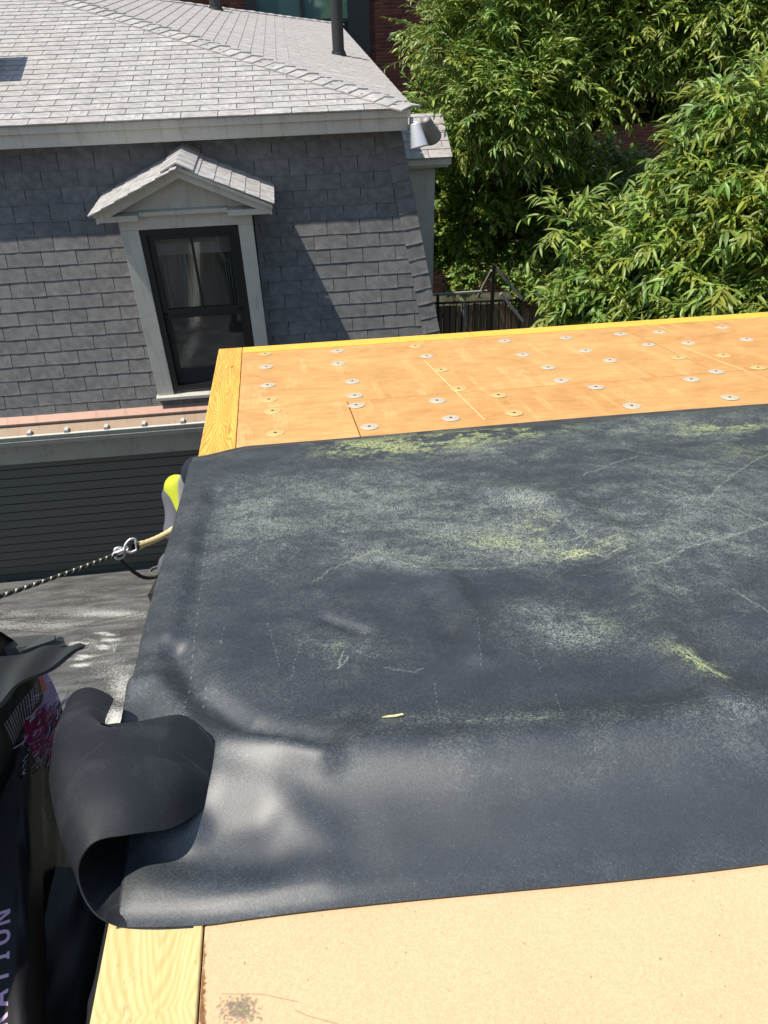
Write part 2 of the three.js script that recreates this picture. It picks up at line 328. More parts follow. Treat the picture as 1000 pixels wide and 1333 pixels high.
// vent pipes, chimney on the upper roof
{
  const PI = rad(11.5), onSide = (px, py) => { const r = ray(px, py), n = UX.clone().multiplyScalar(Math.sin(PI)).add(V(0, Math.cos(PI), 0)), o = houseW(HIPX, YT, zf); const p = CAM.clone().addScaledVector(r, o.sub(CAM).dot(n) / r.dot(n)); return p; };
  const p1 = onSide(441, 72), d1 = p1.distanceTo(CAM), m = d1 / FOCAL;
  const pipe = (p, h, r, lab) => {
    const o = thing('vent_pipe', lab, 'vent pipe', p, 'vent pipes on the pale roof');
    part('pipe', [new THREE.CylinderGeometry(r, r, h, 20, 1, true).translate(0, h / 2 - 0.05, 0), new THREE.CylinderGeometry(r * 0.85, r * 0.85, h, 20, 1, true).translate(0, h / 2 - 0.052, 0), new THREE.TorusGeometry(r * 0.925, r * 0.075, 6, 20).rotateX(Math.PI / 2).translate(0, h - 0.05, 0)], std({ color: lin(0.035, 0.038, 0.04), roughness: 0.6, side: THREE.DoubleSide }), o);
    part('collar', new THREE.CylinderGeometry(r * 1.12, r * 1.5, 0.07, 20, 1, false).translate(0, 0.01, 0), blackMetal, o);
    part('flashing', new THREE.CylinderGeometry(r * 1.8, r * 2.0, 0.02, 20).rotateZ(-PI).translate(0, -0.005, 0), lightTones[2], o);
  };
  pipe(p1, 56 * m / 0.86, 6.4 * m, 'tall black vent pipe near the far edge of the pale roof');
  const p2 = onSide(281, 13); pipe(p2, 0.45, 5.8 * p2.distanceTo(CAM) / FOCAL, 'short black vent pipe higher up on the pale roof');
  // chimney outside the frame whose shadow falls on the roof
  const sx = houseAt(0, 92, -1).x, q = (() => { const r = ray(-8, 93), n = MZ.clone().multiplyScalar(Math.sin(PI)).add(V(0, Math.cos(PI), 0)), o = houseW(0, YT, zf); return CAM.clone().addScaledVector(r, o.sub(CAM).dot(n) / r.dot(n)); })();
  const ch = houseThing('chimney', 'square brick chimney on the pale roof just outside the view', 'chimney');
  const lx = q.dot(UX), lz = q.dot(MZ) - HZ;
  part('stack', box(lx - 0.6, lx, q.y - 0.3, q.y + 0.55, lz - 0.28, lz + 0.3), std({ color: lin(0.25, 0.09, 0.06), map: paintT }), ch);
  part('cap', rbox(lx - 0.62, lx + 0.02, q.y + 0.55, q.y + 0.6, lz - 0.3, lz + 0.32, 0.008), trimMat, ch);
}
{ // front dormer
  const D = new THREE.Group(); D.name = 'dormer'; house.add(D);
  const zF = 0.0, OX0 = -1.327, OX1 = -0.493, OY0 = 4.604, OY1 = 6.129;
  part('dormer_wall', [box(DX0 + 0.02, OX0 - 0.06, 4.5, 6.26, -0.62, zF - 0.03), box(OX1 + 0.06, DX1 - 0.02, 4.5, 6.26, -0.62, zF - 0.03), prism([[DX0 + 0.02, 6.24], [DX1 - 0.02, 6.24], [DX1 - 0.02, 6.32], [(DX0 + DX1) / 2, 6.58], [DX0 + 0.02, 6.32]], -0.62, zF - 0.03)], trimMat, D);
  part('casing', [rbox(DX0, OX0, 4.574, OY1, zF - 0.04, zF, 0.003)], trimMat, D);
  part('casing', [rbox(OX1, DX1, 4.574, OY1, zF - 0.04, zF, 0.003)], trimMat, D);
  part('head_casing', rbox(DX0, DX1, OY1 + 0.001, 6.262, zF - 0.04, zF, 0.003), trimMat, D);
  part('sill', rbox(DX0 - 0.015, DX1 + 0.015, 4.54, 4.574, -0.1, zF + 0.05, 0.005), trimMat, D);
  part('apron', rbox(DX0 + 0.03, DX1 - 0.03, 4.45, 4.538, -0.12, -0.02, 0.003), blackMetal, D);
  // window: black frame, two sashes
  const zs = zF - 0.035, F = 0.052, MR = 5.376;
  part('window_frame', [box(OX0, OX0 + F, OY0, OY1, zs - 0.09, zs + 0.015), box(OX1 - F, OX1, OY0, OY1, zs - 0.09, zs + 0.015), box(OX0 + F, OX1 - F, OY1 - F, OY1, zs - 0.09, zs + 0.015), box(OX0 + F, OX1 - F, OY0, OY0 + F, zs - 0.09, zs + 0.013)], blackFrame, D);
  const X0 = OX0 + F, X1 = OX1 - F;
  part('upper_sash', [box(X0, X0 + 0.045, MR, OY1 - F, zs - 0.05, zs - 0.015), box(X1 - 0.045, X1, MR, OY1 - F, zs - 0.05, zs - 0.015), box(X0 + 0.045, X1 - 0.045, OY1 - F - 0.05, OY1 - F, zs - 0.05, zs - 0.015), box(X0 + 0.045, X1 - 0.045, MR - 0.02, MR + 0.03, zs - 0.05, zs - 0.013), box((X0 + X1) / 2 - 0.01, (X0 + X1) / 2 + 0.01, MR + 0.03, OY1 - F - 0.05, zs - 0.045, zs - 0.018)], blackFrame, D);
  part('lower_sash', [box(X0, X0 + 0.045, OY0 + F, MR - 0.02, zs - 0.085, zs - 0.052), box(X1 - 0.045, X1, OY0 + F, MR - 0.02, zs - 0.085, zs - 0.052), box(X0 + 0.045, X1 - 0.045, OY0 + F, OY0 + F + 0.08, zs - 0.085, zs - 0.052), box(X0 + 0.045, X1 - 0.045, MR - 0.07, MR - 0.021, zs - 0.085, zs - 0.052)], blackFrame, D);
  part('pane', box(X0 + 0.045, X1 - 0.045, MR + 0.03, OY1 - F - 0.05, zs - 0.034, zs - 0.03), glassMat, D);
  part('pane', box(X0 + 0.045, X1 - 0.045, OY0 + F + 0.08, MR - 0.07, zs - 0.07, zs - 0.066), glassMat, D);
  // dark room behind the panes: back wall, door casing, curtain
  part('room', [box(X0 - 0.8, X1 + 0.8, 4.3, 6.4, -2.4, -2.35), box(X0 - 0.8, X0 - 0.75, 4.3, 6.4, -2.35, -0.75), box(X1 + 0.75, X1 + 0.8, 4.3, 6.4, -2.35, -0.75), box(X0 - 0.75, X1 + 0.75, 6.35, 6.4, -2.35, -0.75), box(X0 - 0.75, X1 + 0.75, 4.3, 4.35, -2.35, -0.75)], std({ color: lin(0.05, 0.055, 0.05) }), D);
  const cg = []; for (const [a, b] of [[X0 + 0.05, X0 + 0.27], [X1 - 0.15, X1 - 0.03]]) { const sh = []; for (let i = 0; i <= 24; i++) sh.push([mix(a, b, i / 24), Math.sin(i * 1.4) * 0.012]); const P = [], q = []; sh.forEach(([x, d]) => P.push([x, 5.30, zs - 0.16 + d], [x, 6.03, zs - 0.16 + d])); for (let i = 0; i < 24; i++) q.push([i * 2, i * 2 + 2, i * 2 + 3, i * 2 + 1]); cg.push(polyGeo(P, q)); }
  part('curtain', cg, std({ color: lin(0.09, 0.10, 0.09), side: THREE.DoubleSide }), D);
  part('roller_blind', box(X0 + 0.02, X1 - 0.02, 5.86, 6.06, zs - 0.125, zs - 0.12), std({ color: lin(0.10, 0.105, 0.10) }), D);
  // pediment
  const zP = 0.1, ax = -0.906, ay = 6.619, lx = -1.625, rx = -0.193, ey = 6.276, tk = 0.075;
  const rake = (x0, y0, x1, y1, t, z0, z1) => prism(x0 < x1 ? [[x0, y0 - t], [x1, y1 - t], [x1, y1], [x0, y0]] : [[x1, y1 - t], [x0, y0 - t], [x0, y0], [x1, y1]], z0, z1);
  part('rake_board', rake(lx, ey + 0.02, ax, ay, tk, zP - 0.05, zP), trimMat, D);
  part('rake_board', rake(rx, ey + 0.02, ax, ay, tk, zP - 0.05, zP - 0.001), trimMat, D);
  part('rake_molding', [rake(lx - 0.01, ey + 0.03, ax, ay + 0.018, 0.03, zP + 0.001, zP + 0.025), rake(rx + 0.01, ey + 0.03, ax, ay + 0.018, 0.03, zP + 0.001, zP + 0.024)], trimMat, D);
  part('soffit', [rake(lx, ey + 0.015, ax, ay - 0.005, 0.02, -0.5, zP - 0.051), rake(rx, ey + 0.015, ax, ay - 0.005, 0.02, -0.5, zP - 0.0515)], trimMat, D);
  part('cornice_return', rbox(lx + 0.01, -1.29, 6.228, 6.274, -0.1, zP - 0.004, 0.004), trimMat, D);
  part('cornice_return', rbox(-0.56, rx - 0.01, 6.228, 6.274, -0.1, zP - 0.004, 0.004), trimMat, D);
  part('ledge', rbox(-1.289, -0.561, 6.25, 6.284, -0.05, zP - 0.05, 0.004), trimMat, D);
  // shingled slopes of the dormer roof
  const slope = (sx) => {
    const ex = sx < 0 ? lx - 0.025 : rx + 0.025, ln = Math.hypot(ex - ax, ay - ey - 0.0), ang = Math.atan2(ay - (ey + 0.02), Math.abs(ex - ax));
    const Xd = V(0, 0, sx < 0 ? 1 : -1), Yd = V(-sx * Math.cos(ang), Math.sin(ang), 0), Zd = V(sx * Math.sin(ang), Math.cos(ang), 0);
    const M = new THREE.Matrix4().makeBasis(Xd, Yd, Zd).setPosition(ex, ey + 0.038, sx < 0 ? -0.62 : zP + 0.03);
    let n = 0;
    for (let v = 0; v < ln - 0.02; v += 0.127) for (let x = -((n % 2) * 0.15); x < 0.85; x += TAB) {
      const a = Math.max(0, x), b = Math.min(0.845, x + TAB - GAP); if (b - a < 0.03) continue;
      part('dormer_shingle', shingleGeo(b - a, Math.min(0.16, ln - v), 0.002).translate(a, v, 0).applyMatrix4(M), lightTones[Math.floor(rnd() * 4)], D); if (b > 0.84) n++;
    }
    return M;
  };
  slope(-1); slope(1);
  for (let k = 0; k < 6; k++) {
    const z1 = zP + 0.032 - k * 0.14, z0 = z1 - 0.155, t = 0.49, y = ay + 0.05 + k * 0.0005;
    part('ridge_cap', polyGeo([[ax - 0.13, y - 0.13 * t, z1], [ax, y, z1], [ax + 0.13, y - 0.13 * t, z1], [ax + 0.13, y - 0.13 * t - 0.004, z0], [ax, y - 0.004, z0], [ax - 0.13, y - 0.13 * t - 0.004, z0], [ax - 0.13, y - 0.13 * t - 0.014, z1], [ax, y - 0.014, z1], [ax + 0.13, y - 0.13 * t - 0.014, z1]], [[0, 1, 4, 5], [1, 2, 3, 4], [6, 7, 1, 0], [7, 8, 2, 1]]), lightTones[k % 4], D);
  }
}
{ // side dormer seen past the corner
  const S = new THREE.Group(); S.name = 'side_dormer'; house.add(S);
  const zE = -1.25, zR = zE - 0.62, e0 = houseAt(545, 207, zE), e1 = houseAt(589, 204, zE), r1 = houseAt(572, 147, zR), c1 = houseAt(566, 260, zE - 0.12);
  const ang = Math.atan2(r1.y - e1.y, -(zR - zE)), ln = Math.hypot(r1.y - e1.y, zR - zE), xL = e0.x - 0.5, xR = e1.x;
  const M = new THREE.Matrix4().makeBasis(V(1, 0, 0), V(0, Math.sin(ang), -Math.cos(ang)), V(0, Math.cos(ang), Math.sin(ang))).setPosition(xL, e1.y, zE);
  part('deck', polyGeo([[0, 0, -0.003], [xR - xL, 0, -0.003], [xR - xL, ln, -0.003], [0, ln, -0.003]], [[0, 1, 2, 3]]).applyMatrix4(M), underMat, S);
  let n = 0;
  for (let v = -0.01; v < ln - 0.03; v += 0.127, n++) for (let x = -(n % 2) * 0.15; x < xR - xL; x += TAB) { const a = Math.max(0, x), b = Math.min(xR - xL, x + TAB - GAP); if (b - a > 0.03) part('dormer_shingle', shingleGeo(b - a, Math.min(0.17, ln - v)).translate(a, v, 0).applyMatrix4(M), lightTones[Math.floor(rnd() * 4)], S); }
  part('far_slope', polyGeo([[xL, r1.y, zR], [xR, r1.y, zR], [xR, e1.y, zR - 0.62], [xL, e1.y, zR - 0.62]], [[0, 1, 2, 3]]), lightTones[0], S);
  part('eave_board', [rbox(xL, xR - 0.005, e1.y - 0.075, e1.y - 0.006, zE - 0.10, zE - 0.01, 0.004), rbox(xL, xR - 0.03, e1.y - 0.10, e1.y - 0.076, zE - 0.13, zE - 0.03, 0.004)], trimMat, S);
  part('cheek_wall', prism([[0.6, 4.7], [c1.x, 4.7], [c1.x, e1.y - 0.07], [0.6, e1.y - 0.07]], zR - 0.45, zE - 0.13), trimMat, S);
  part('gable', prism([[-(zE - 0.14), e1.y - 0.075], [-(zR - 0.48), e1.y - 0.075], [-zR, r1.y - 0.05]], 0, 0.03).rotateY(Math.PI / 2).translate(c1.x, 0, 0), trimMat, S);
}
{ // twin floodlights on the eave corner
  const o = houseThing('floodlight_pair', 'twin cone floodlights fixed on the eave corner of the mansard house', 'floodlight');
  const z = zf + 0.06, W = (px, py, dz = 0) => houseAt(px, py, z + dz);
  const cone = (name, a, b, ra, rb, mat) => {
    const d = b.clone().sub(a), L = d.length(), pts = [[0.001, 0], [ra * 0.75, 0], [ra, L * 0.07], [rb * 0.97, L * 0.93], [rb, L * 0.95], [rb, L], [rb * 0.88, L], [rb * 0.84, L * 0.85], [0.001, L * 0.8]].map(([x, y]) => new THREE.Vector2(x, y));
    const g = new THREE.LatheGeometry(pts, 28); g.applyQuaternion(new THREE.Quaternion().setFromUnitVectors(V(0, 1, 0), d.normalize())).translate(a.x, a.y, a.z);
    return part(name, g, mat, o);
  };
  const silver = std({ color: lin(0.62, 0.64, 0.66), roughness: 0.35, metalness: 0.35 });
  cone('lamp_head', W(540.5, 160), W(546.5, 192, 0.05), 0.045, 0.078, silver);
  cone('lamp_head', W(553.5, 154, 0.05), W(562.5, 179, -0.06), 0.042, 0.085, std({ color: lin(0.2, 0.2, 0.19), roughness: 0.5, metalness: 0.2 }));  // darker colour than the other head, standing in for its shaded body
  const j = W(546, 161);
  part('mount', [bar(W(536, 158, -0.05), j, 0.012), bar(j, W(552, 158), 0.012), bar(j, W(542, 163), 0.012), new THREE.SphereGeometry(0.02, 12, 8).translate(j.x, j.y, j.z), new THREE.CylinderGeometry(0.045, 0.045, 0.025, 16).rotateZ(Math.PI / 2).translate(HIPX + 0.012, j.y - 0.01, j.z - 0.1), bar(V(HIPX + 0.01, j.y - 0.01, j.z - 0.1), j, 0.014)], metalMat, o);
}

// ================================================================ OUR BUILDING: walls, boards, timber, plates
const woodTex = (w, h, f0, knots, base, dark, sc) => {   // flat sawn board, grain along canvas x
  return tex(paint(w, h, (u, v, i, j) => {
    const x = i / h, y = j / h;
    let d = (v - 0.45 + 0.13 * (fbm(x * 0.7 + f0, 3.1, 3) - 0.5)) ;
    const k0 = Math.abs(d) * 15 * sc - Math.sqrt(Math.abs(x - w / h * 0.55) + 0.02) * 5.0 + 4 * (fbm(x * 0.8 + f0, y * 3, 3) - 0.5);
    let ring = k0 - Math.floor(k0); ring = ring < 0.6 ? smooth(0, 0.6, ring) : 1 - smooth(0.6, 1, ring);
    let a = 0.55 * ring * ring + 0.7 * (fbm(x * 2 + 9, y * 60 + f0, 4) - 0.4) + 0.5 * (fbm(x * 0.6 + 2, y * 7, 3) - 0.5) + 0.16 * (rnd() - 0.5);
    for (const [kx, ky, kr] of knots) { const q = Math.hypot((x - kx) * 0.6, y - ky) / kr; if (q < 1) a += (1 - q) * 1.6; else a += 0.35 * Math.max(0, Math.sin(q * 9)) * Math.exp(-(q - 1) * 1.6); }
    a = clamp(a, -0.2, 1.5);
    return [mix(base[0], dark[0], a), mix(base[1], dark[1], a), mix(base[2], dark[2], a)];
  })[0], true, true);
};
const roof = roofThing('flat_roof', 'low roof being covered: orange and tan boards edged with yellow timber', 'roof');
const TIMB = 0.137;
{
  const wall = std({ color: lin(0.16, 0.17, 0.16), map: paintT, roughness: 0.8 });
  // deck body and felt-covered side under the timber
  part('deck', box(0.012, 6, -0.3, -0.045, 0.012, 5.2), std({ color: lin(0.12, 0.08, 0.05) }), roof);
  part('felt_edge', [box(0.0, 0.011, -0.6, -0.042, 0.0, 5.2), box(0.0, 6, -0.6, -0.042, -0.004, 0.011), box(-0.008, -0.0005, -0.34, -0.05, -0.006, 1.9)], std({ color: lin(0.02, 0.02, 0.022), map: granT, bumpMap: granB, bumpScale: 0.002 }), roof, 'black felt turned down over the roof edge');
  // boards
  const [oc, ox] = paint(1024, 1024, (u, v, i, j) => {
    const n = fbm(i / 150, j / 90, 5), m = fbm(i / 40 + 30, j / 16, 4), s = rnd();
    const k = (n - 0.5) * 34 + (m - 0.5) * 26 + (s - 0.5) * 22 - (fbm(i / 5, j / 5, 2) > 0.78 ? 14 : 0);
    return [198 + k, 150 + k * 0.95, 92 + k * 0.8];
  });
  for (let i = 0; i < 60; i++) { ox.strokeStyle = `rgba(${rnd() < 0.5 ? '150,92,48' : '232,190,130'},${rr(0.1, 0.35)})`; ox.lineWidth = rr(0.6, 2); ox.beginPath(); const x = rr(0, 1024), y = rr(0, 1024), a = rr(0, 6.3), l = rr(20, 160); ox.moveTo(x, y); ox.quadraticCurveTo(x + Math.cos(a) * l * 0.5 + rr(-8, 8), y + Math.sin(a) * l * 0.5 + rr(-8, 8), x + Math.cos(a) * l, y + Math.sin(a) * l); ox.stroke(); }
  for (let i = 0; i < 26; i++) { const X = rr(0, 1024), Y = rr(0, 1024), w = rr(16, 60), h = rr(120, 420); for (let k = 0; k < 160; k++) { ox.fillStyle = `rgba(236,196,140,${rr(0.03, 0.12)})`; ox.fillRect(X + rr(0, w), Y + rr(0, h), rr(1, 5), rr(6, 60)); } }
  for (let i = 0; i < 9; i++) { ox.save(); ox.translate(rr(60, 960), rr(60, 960)); ox.rotate(rr(0, 6.3)); for (let k = 0; k < 11; k++) for (let q = 0; q < 5; q++) if (rnd() < 0.45) { ox.fillStyle = `rgba(126,84,48,${rr(0.08, 0.3)})`; ox.fillRect(k * 18 - 100, (q - 2) * 14 + rr(-1, 1), rr(4, 13), rr(2, 6)); } ox.restore(); }
  for (let i = 0; i < 500; i++) { ox.fillStyle = `rgba(120,70,35,${rr(0.15, 0.5)})`; ox.fillRect(rr(0, 1024), rr(0, 1024), rr(1, 3), rr(1, 2.4)); }
  const orangeT = tex(oc), orange = [[1, 1, 1], [0.96, 0.93, 0.9], [1.03, 1.04, 1.06]].map((c) => { const t = scaled(orangeT, 1 / 1.3, 1 / 1.3); t.offset.set(rnd(), rnd()); return std({ map: t, color: lin(...c), roughness: 0.8 }); });
  const [kc, kx] = paint(1024, 1024, (u, v, i, j) => {
    const k = (fbm(i / 120, j / 120, 4) - 0.5) * 8 + (fbm(i / 3, j / 3, 3) - 0.5) * 20 + (rnd() - 0.5) * 18;
    return [207 + k, 176 + k, 137 + k];
  });
  for (let i = 0; i < 260; i++) { kx.fillStyle = `rgba(${rr(60, 120)},${rr(45, 80)},${rr(30, 50)},${rr(0.2, 0.6)})`; kx.beginPath(); kx.ellipse(rr(0, 1024), rr(0, 1024), rr(0.7, 2.6), rr(0.5, 1.6), rr(0, 3), 0, 7); kx.fill(); }
  const kraftT = tex(kc), kraft = std({ map: scaled(kraftT, 1 / 0.9, 1 / 0.9), bumpMap: scaled(tex(kc, false), 1 / 0.9, 1 / 0.9), bumpScale: 0.0006, roughness: 0.95 });
  // scuffed patch by the near timber, worn through the paper: marks with their own outline, kept on one board
  const [sc2, sx2] = canvas(1024, 1024); sx2.drawImage(kc, 0, 0);
  const S0 = 0.14, T0 = 3.6, SPAN = 0.9, cv = (px, py) => { const [s, t] = st(px, py); return [(s - S0) / SPAN * 1024, (t - T0) / SPAN * 1024]; };
  for (let i = 0; i < 420; i++) { const g = () => (rnd() + rnd() + rnd() - 1.5) / 1.5, [x, y] = cv(312 + g() * 34, 1302 + g() * 12 + rnd() * 24); sx2.fillStyle = `rgba(${rr(112, 150)},${rr(100, 132)},${rr(84, 110)},${rr(0.25, 0.7)})`; sx2.beginPath(); sx2.ellipse(x, y, rr(0.8, 3.4), rr(0.8, 2.2), rr(0, 3), 0, 7); sx2.fill(); }
  for (const l of [[[288, 1294], [340, 1294], [388, 1304]], [[384, 1315], [400, 1322], [440, 1333]]]) { sx2.strokeStyle = 'rgba(128,104,76,0.5)'; sx2.lineWidth = 1.6; sx2.beginPath(); l.forEach((p, i) => { const q = cv(...p); i ? sx2.lineTo(...q) : sx2.moveTo(...q); }); sx2.stroke(); }
  for (let i = 0; i < 160; i++) { const [x, y] = cv(258 + rnd() * 6, rr(1215, 1333)); sx2.fillStyle = `rgba(120,84,50,${rr(0.3, 0.8)})`; sx2.fillRect(x, y, rr(2, 7), rr(2, 9)); }
  const scuffT = tex(sc2, true, false); scuffT.flipY = true; scuffT.repeat.set(1 / SPAN, -1 / SPAN); scuffT.offset.set(-S0 / SPAN, 1 + T0 / SPAN);
  const kraftScuff = std({ map: scuffT, bumpMap: kraft.bumpMap, bumpScale: 0.0006, roughness: 0.95 });
  const board = (s0, s1, t0, t1, m, name, lift = 0) => part(name, rbox(s0, s1, -0.04 + lift, lift, t0, t1, 0.003), m, roof);
  const G = 0.0022;
  const T1 = 1.222;
  board(TIMB + G, 2.44 - G, TIMB + G, T1 - G, orange[0], 'cover_board'); board(2.44 + G, 4.88, TIMB + G, T1 - G, orange[1], 'cover_board', 0.0012);
  board(TIMB + G, 0.628 - G, T1 + G, 2.44, orange[2], 'cover_board', 0.0008); board(0.628 + G, 3.06 - G, T1 + G, 2.44, orange[1], 'cover_board', -0.0006); board(3.06 + G, 5.5, T1 + G, 2.44, orange[0], 'cover_board');
  board(TIMB + G, 1.0399, 3.46, 4.49, kraftScuff, 'fibre_board'); board(1.0445, 3.4, 3.46, 4.49, kraft, 'fibre_board'); board(TIMB + G, 3.4, 2.446, 3.455, kraft, 'fibre_board', -0.002);
  // timbers
  const tw = (T, su, sv, ou, ov, rot) => { const t = scaled(T, su, sv); t.offset.set(ou, ov); t.rotation = rot; return std({ map: t, roughness: 0.7 }); };
  const farW = woodTex(1024, 96, 2.3, [[2.0, 0.35, 0.07]], [228, 182, 88], [172, 116, 44], 0.75);
  const tm = (s0, s1, t0, t1, T, ln, along, name) => {   // uv: u along the length 0..1, v across 0..1
    let g = new RoundedBoxGeometry(s1 - s0, 0.044, t1 - t0, 2, 0.003); if (g.index) g = g.toNonIndexed(); const p = g.attributes.position, uv = new Float32Array(p.count * 2);
    for (let i = 0; i < p.count; i++) { const a = p.getX(i) / (s1 - s0) + 0.5, b = p.getZ(i) / (t1 - t0) + 0.5; uv[i * 2] = along === 't' ? b : a; uv[i * 2 + 1] = (along === 't' ? a : b) * 0.96 + (p.getY(i) < 0.02 ? 0.02 : 0.02); }
    g.setAttribute('uv', new THREE.BufferAttribute(uv, 2)); g.translate((s0 + s1) / 2, -0.018, (t0 + t1) / 2);
    return part(name, g, std({ map: T, roughness: 0.7 }), roof);
  };
  tm(0, TIMB, 0.002, 2.4, farW, 2.4, 't', 'edge_timber');
  const nearW = woodTex(1024, 96, 7.7, [], [212, 192, 136], [192, 164, 102], 0.8);
  { // weathered marks on the near timber
    const x = nearW.image.getContext('2d');
    for (let i = 0; i < 300; i++) { const c = rnd() < 0.6; const u = c ? 600 + (rnd() + rnd() - 1) * 70 : rr(450, 1000), v = c ? 62 + (rnd() + rnd() - 1) * 9 : rr(0, 96); x.fillStyle = `rgba(${rr(95, 150)},${rr(78, 118)},${rr(52, 80)},${rr(0.15, 0.55)})`; x.fillRect(u, v, rr(0.8, 4), rr(0.5, 1.2)); }
  }
  tm(0, TIMB, 2.404, 5.0, nearW, 2.6, 't', 'edge_timber');
  const backW = woodTex(1024, 64, 5.1, [], [238, 192, 84], [214, 158, 58], 0.5);
  tm(TIMB + 0.003, 1.52, 0.002, TIMB, backW, 1.4, 's', 'edge_timber'); tm(1.524, 2.72, 0.002, TIMB, backW, 1.2, 's', 'edge_timber'); tm(2.724, 5.4, 0.002, TIMB, backW, 2.6, 's', 'edge_timber');
  // chalk lines snapped on the boards
  const chalk = std({ color: lin(0.75, 0.6, 0.3), roughness: 1 });
  for (const [a, b] of [[[553, 470], [631, 547]], [[888, 452], [982, 487]]]) { const [s0, t0] = st(...a), [s1, t1] = st(...b); part('chalk_line', bar4(V(s0, 0.0012, t0), V(s1, 0.0012, t1), 0.004, 0.0012), chalk, roof); }
  // round fastener plates with a screw each
  const prof = [[0.002, 0.0015], [0.008, 0.0016], [0.011, 0.0042], [0.017, 0.0042], [0.021, 0.0026], [0.029, 0.0020], [0.032, 0.0030], [0.0345, 0.0030], [0.0375, 0.0012], [0.0385, 0.0002]].map(([x, y]) => new THREE.Vector2(x, y));
  const pg = new THREE.LatheGeometry(prof, 22), sg = mergeAll([new THREE.CylinderGeometry(0.006, 0.0068, 0.003, 10).translate(0, 0.003, 0), new THREE.CylinderGeometry(0.003, 0.003, 0.001, 6).translate(0, 0.0048, 0)]);
  const pw = std({ color: lin(0.56, 0.51, 0.40), roughness: 0.55, metalness: 0.2, side: THREE.DoubleSide }), py = std({ color: lin(0.62, 0.48, 0.20), roughness: 0.55, metalness: 0.2, side: THREE.DoubleSide }), sm = std({ color: lin(0.1, 0.08, 0.06), roughness: 0.5, metalness: 0.5 });
  const plates = [[345.7, 461, 1], [346.8, 478], [348.6, 502], [350.4, 520.6, 1], [355, 535.4, 1], [358.7, 564.2, 1], [439.7, 457.3], [440.4, 473.8], [459, 497], [462, 515.6], [464, 528.2], [481, 556], [541, 450.8, 1], [555.6, 464], [574.3, 481.8, 1], [597.3, 506.6, 1], [569.3, 522], [587, 544.8], [649, 514.9, 1], [657, 444.2], [737, 440.3], [680.7, 462], [762.4, 456.9], [713.8, 478.8], [730.7, 495.8], [776, 504.4], [794, 469.5], [669.5, 538.2, 1], [822.5, 528.9], [808, 435.3], [844.5, 449], [858.5, 432.4], [896, 446.8], [883, 465.9, 1], [940.6, 426.3], [941.7, 463, 1], [932.3, 484.2], [900, 494.3], [950, 518], [972, 442], [987, 479, 1]];
  for (const [px, py_, yel] of plates) { const [s, t] = st(px, py_); const p = part('fastener_plate', pg, yel ? py : pw, roof); p.position.set(s, 0.0012, t); p.rotation.y = rnd() * 6; p.rotation.x = rr(-0.02, 0.02); part('screw', sg, sm, p); }
  // walls of the building below
  const cw = (s, h, t) => V(s, h, t).applyMatrix4(roofM);
  const A = cw(0.02, -0.3, 0.02), B = cw(6, -0.3, 0.02), C = cw(6, -0.3, 6), Dd = cw(0.02, -0.3, 6), gnd = (p) => V(p.x, 0, p.z);
  const lp = [A, B, C, Dd, gnd(A), gnd(B), gnd(C), gnd(Dd)].map((p) => { const q = p.clone().applyMatrix4(roofInv); return [q.x, q.y, q.z]; });
  part('wall', polyGeo(lp, [[0, 4, 7, 3], [1, 5, 4, 0], [2, 6, 5, 1], [3, 7, 6, 2]]), std({ color: lin(0.2, 0.21, 0.19), map: paintT, roughness: 0.8, side: THREE.DoubleSide }), roof);
  // back window whose pale trim shows in the dormer's panes
  const wx = V(1, 0, 0), wt = cw(0.55, -0.9, 0.0); void wx;
  const q = wt.clone().applyMatrix4(roofInv);
  part('back_window_trim', [box(q.x - 0.5, q.x - 0.38, q.y - 1.5, q.y, -0.05, 0.0), box(q.x + 0.38, q.x + 0.5, q.y - 1.5, q.y, -0.05, 0.0), box(q.x - 0.38, q.x + 0.38, q.y - 0.12, q.y, -0.05, 0)].map((g) => g.applyMatrix4(new THREE.Matrix4().makeRotationX(0))), trimMat, roof);
}

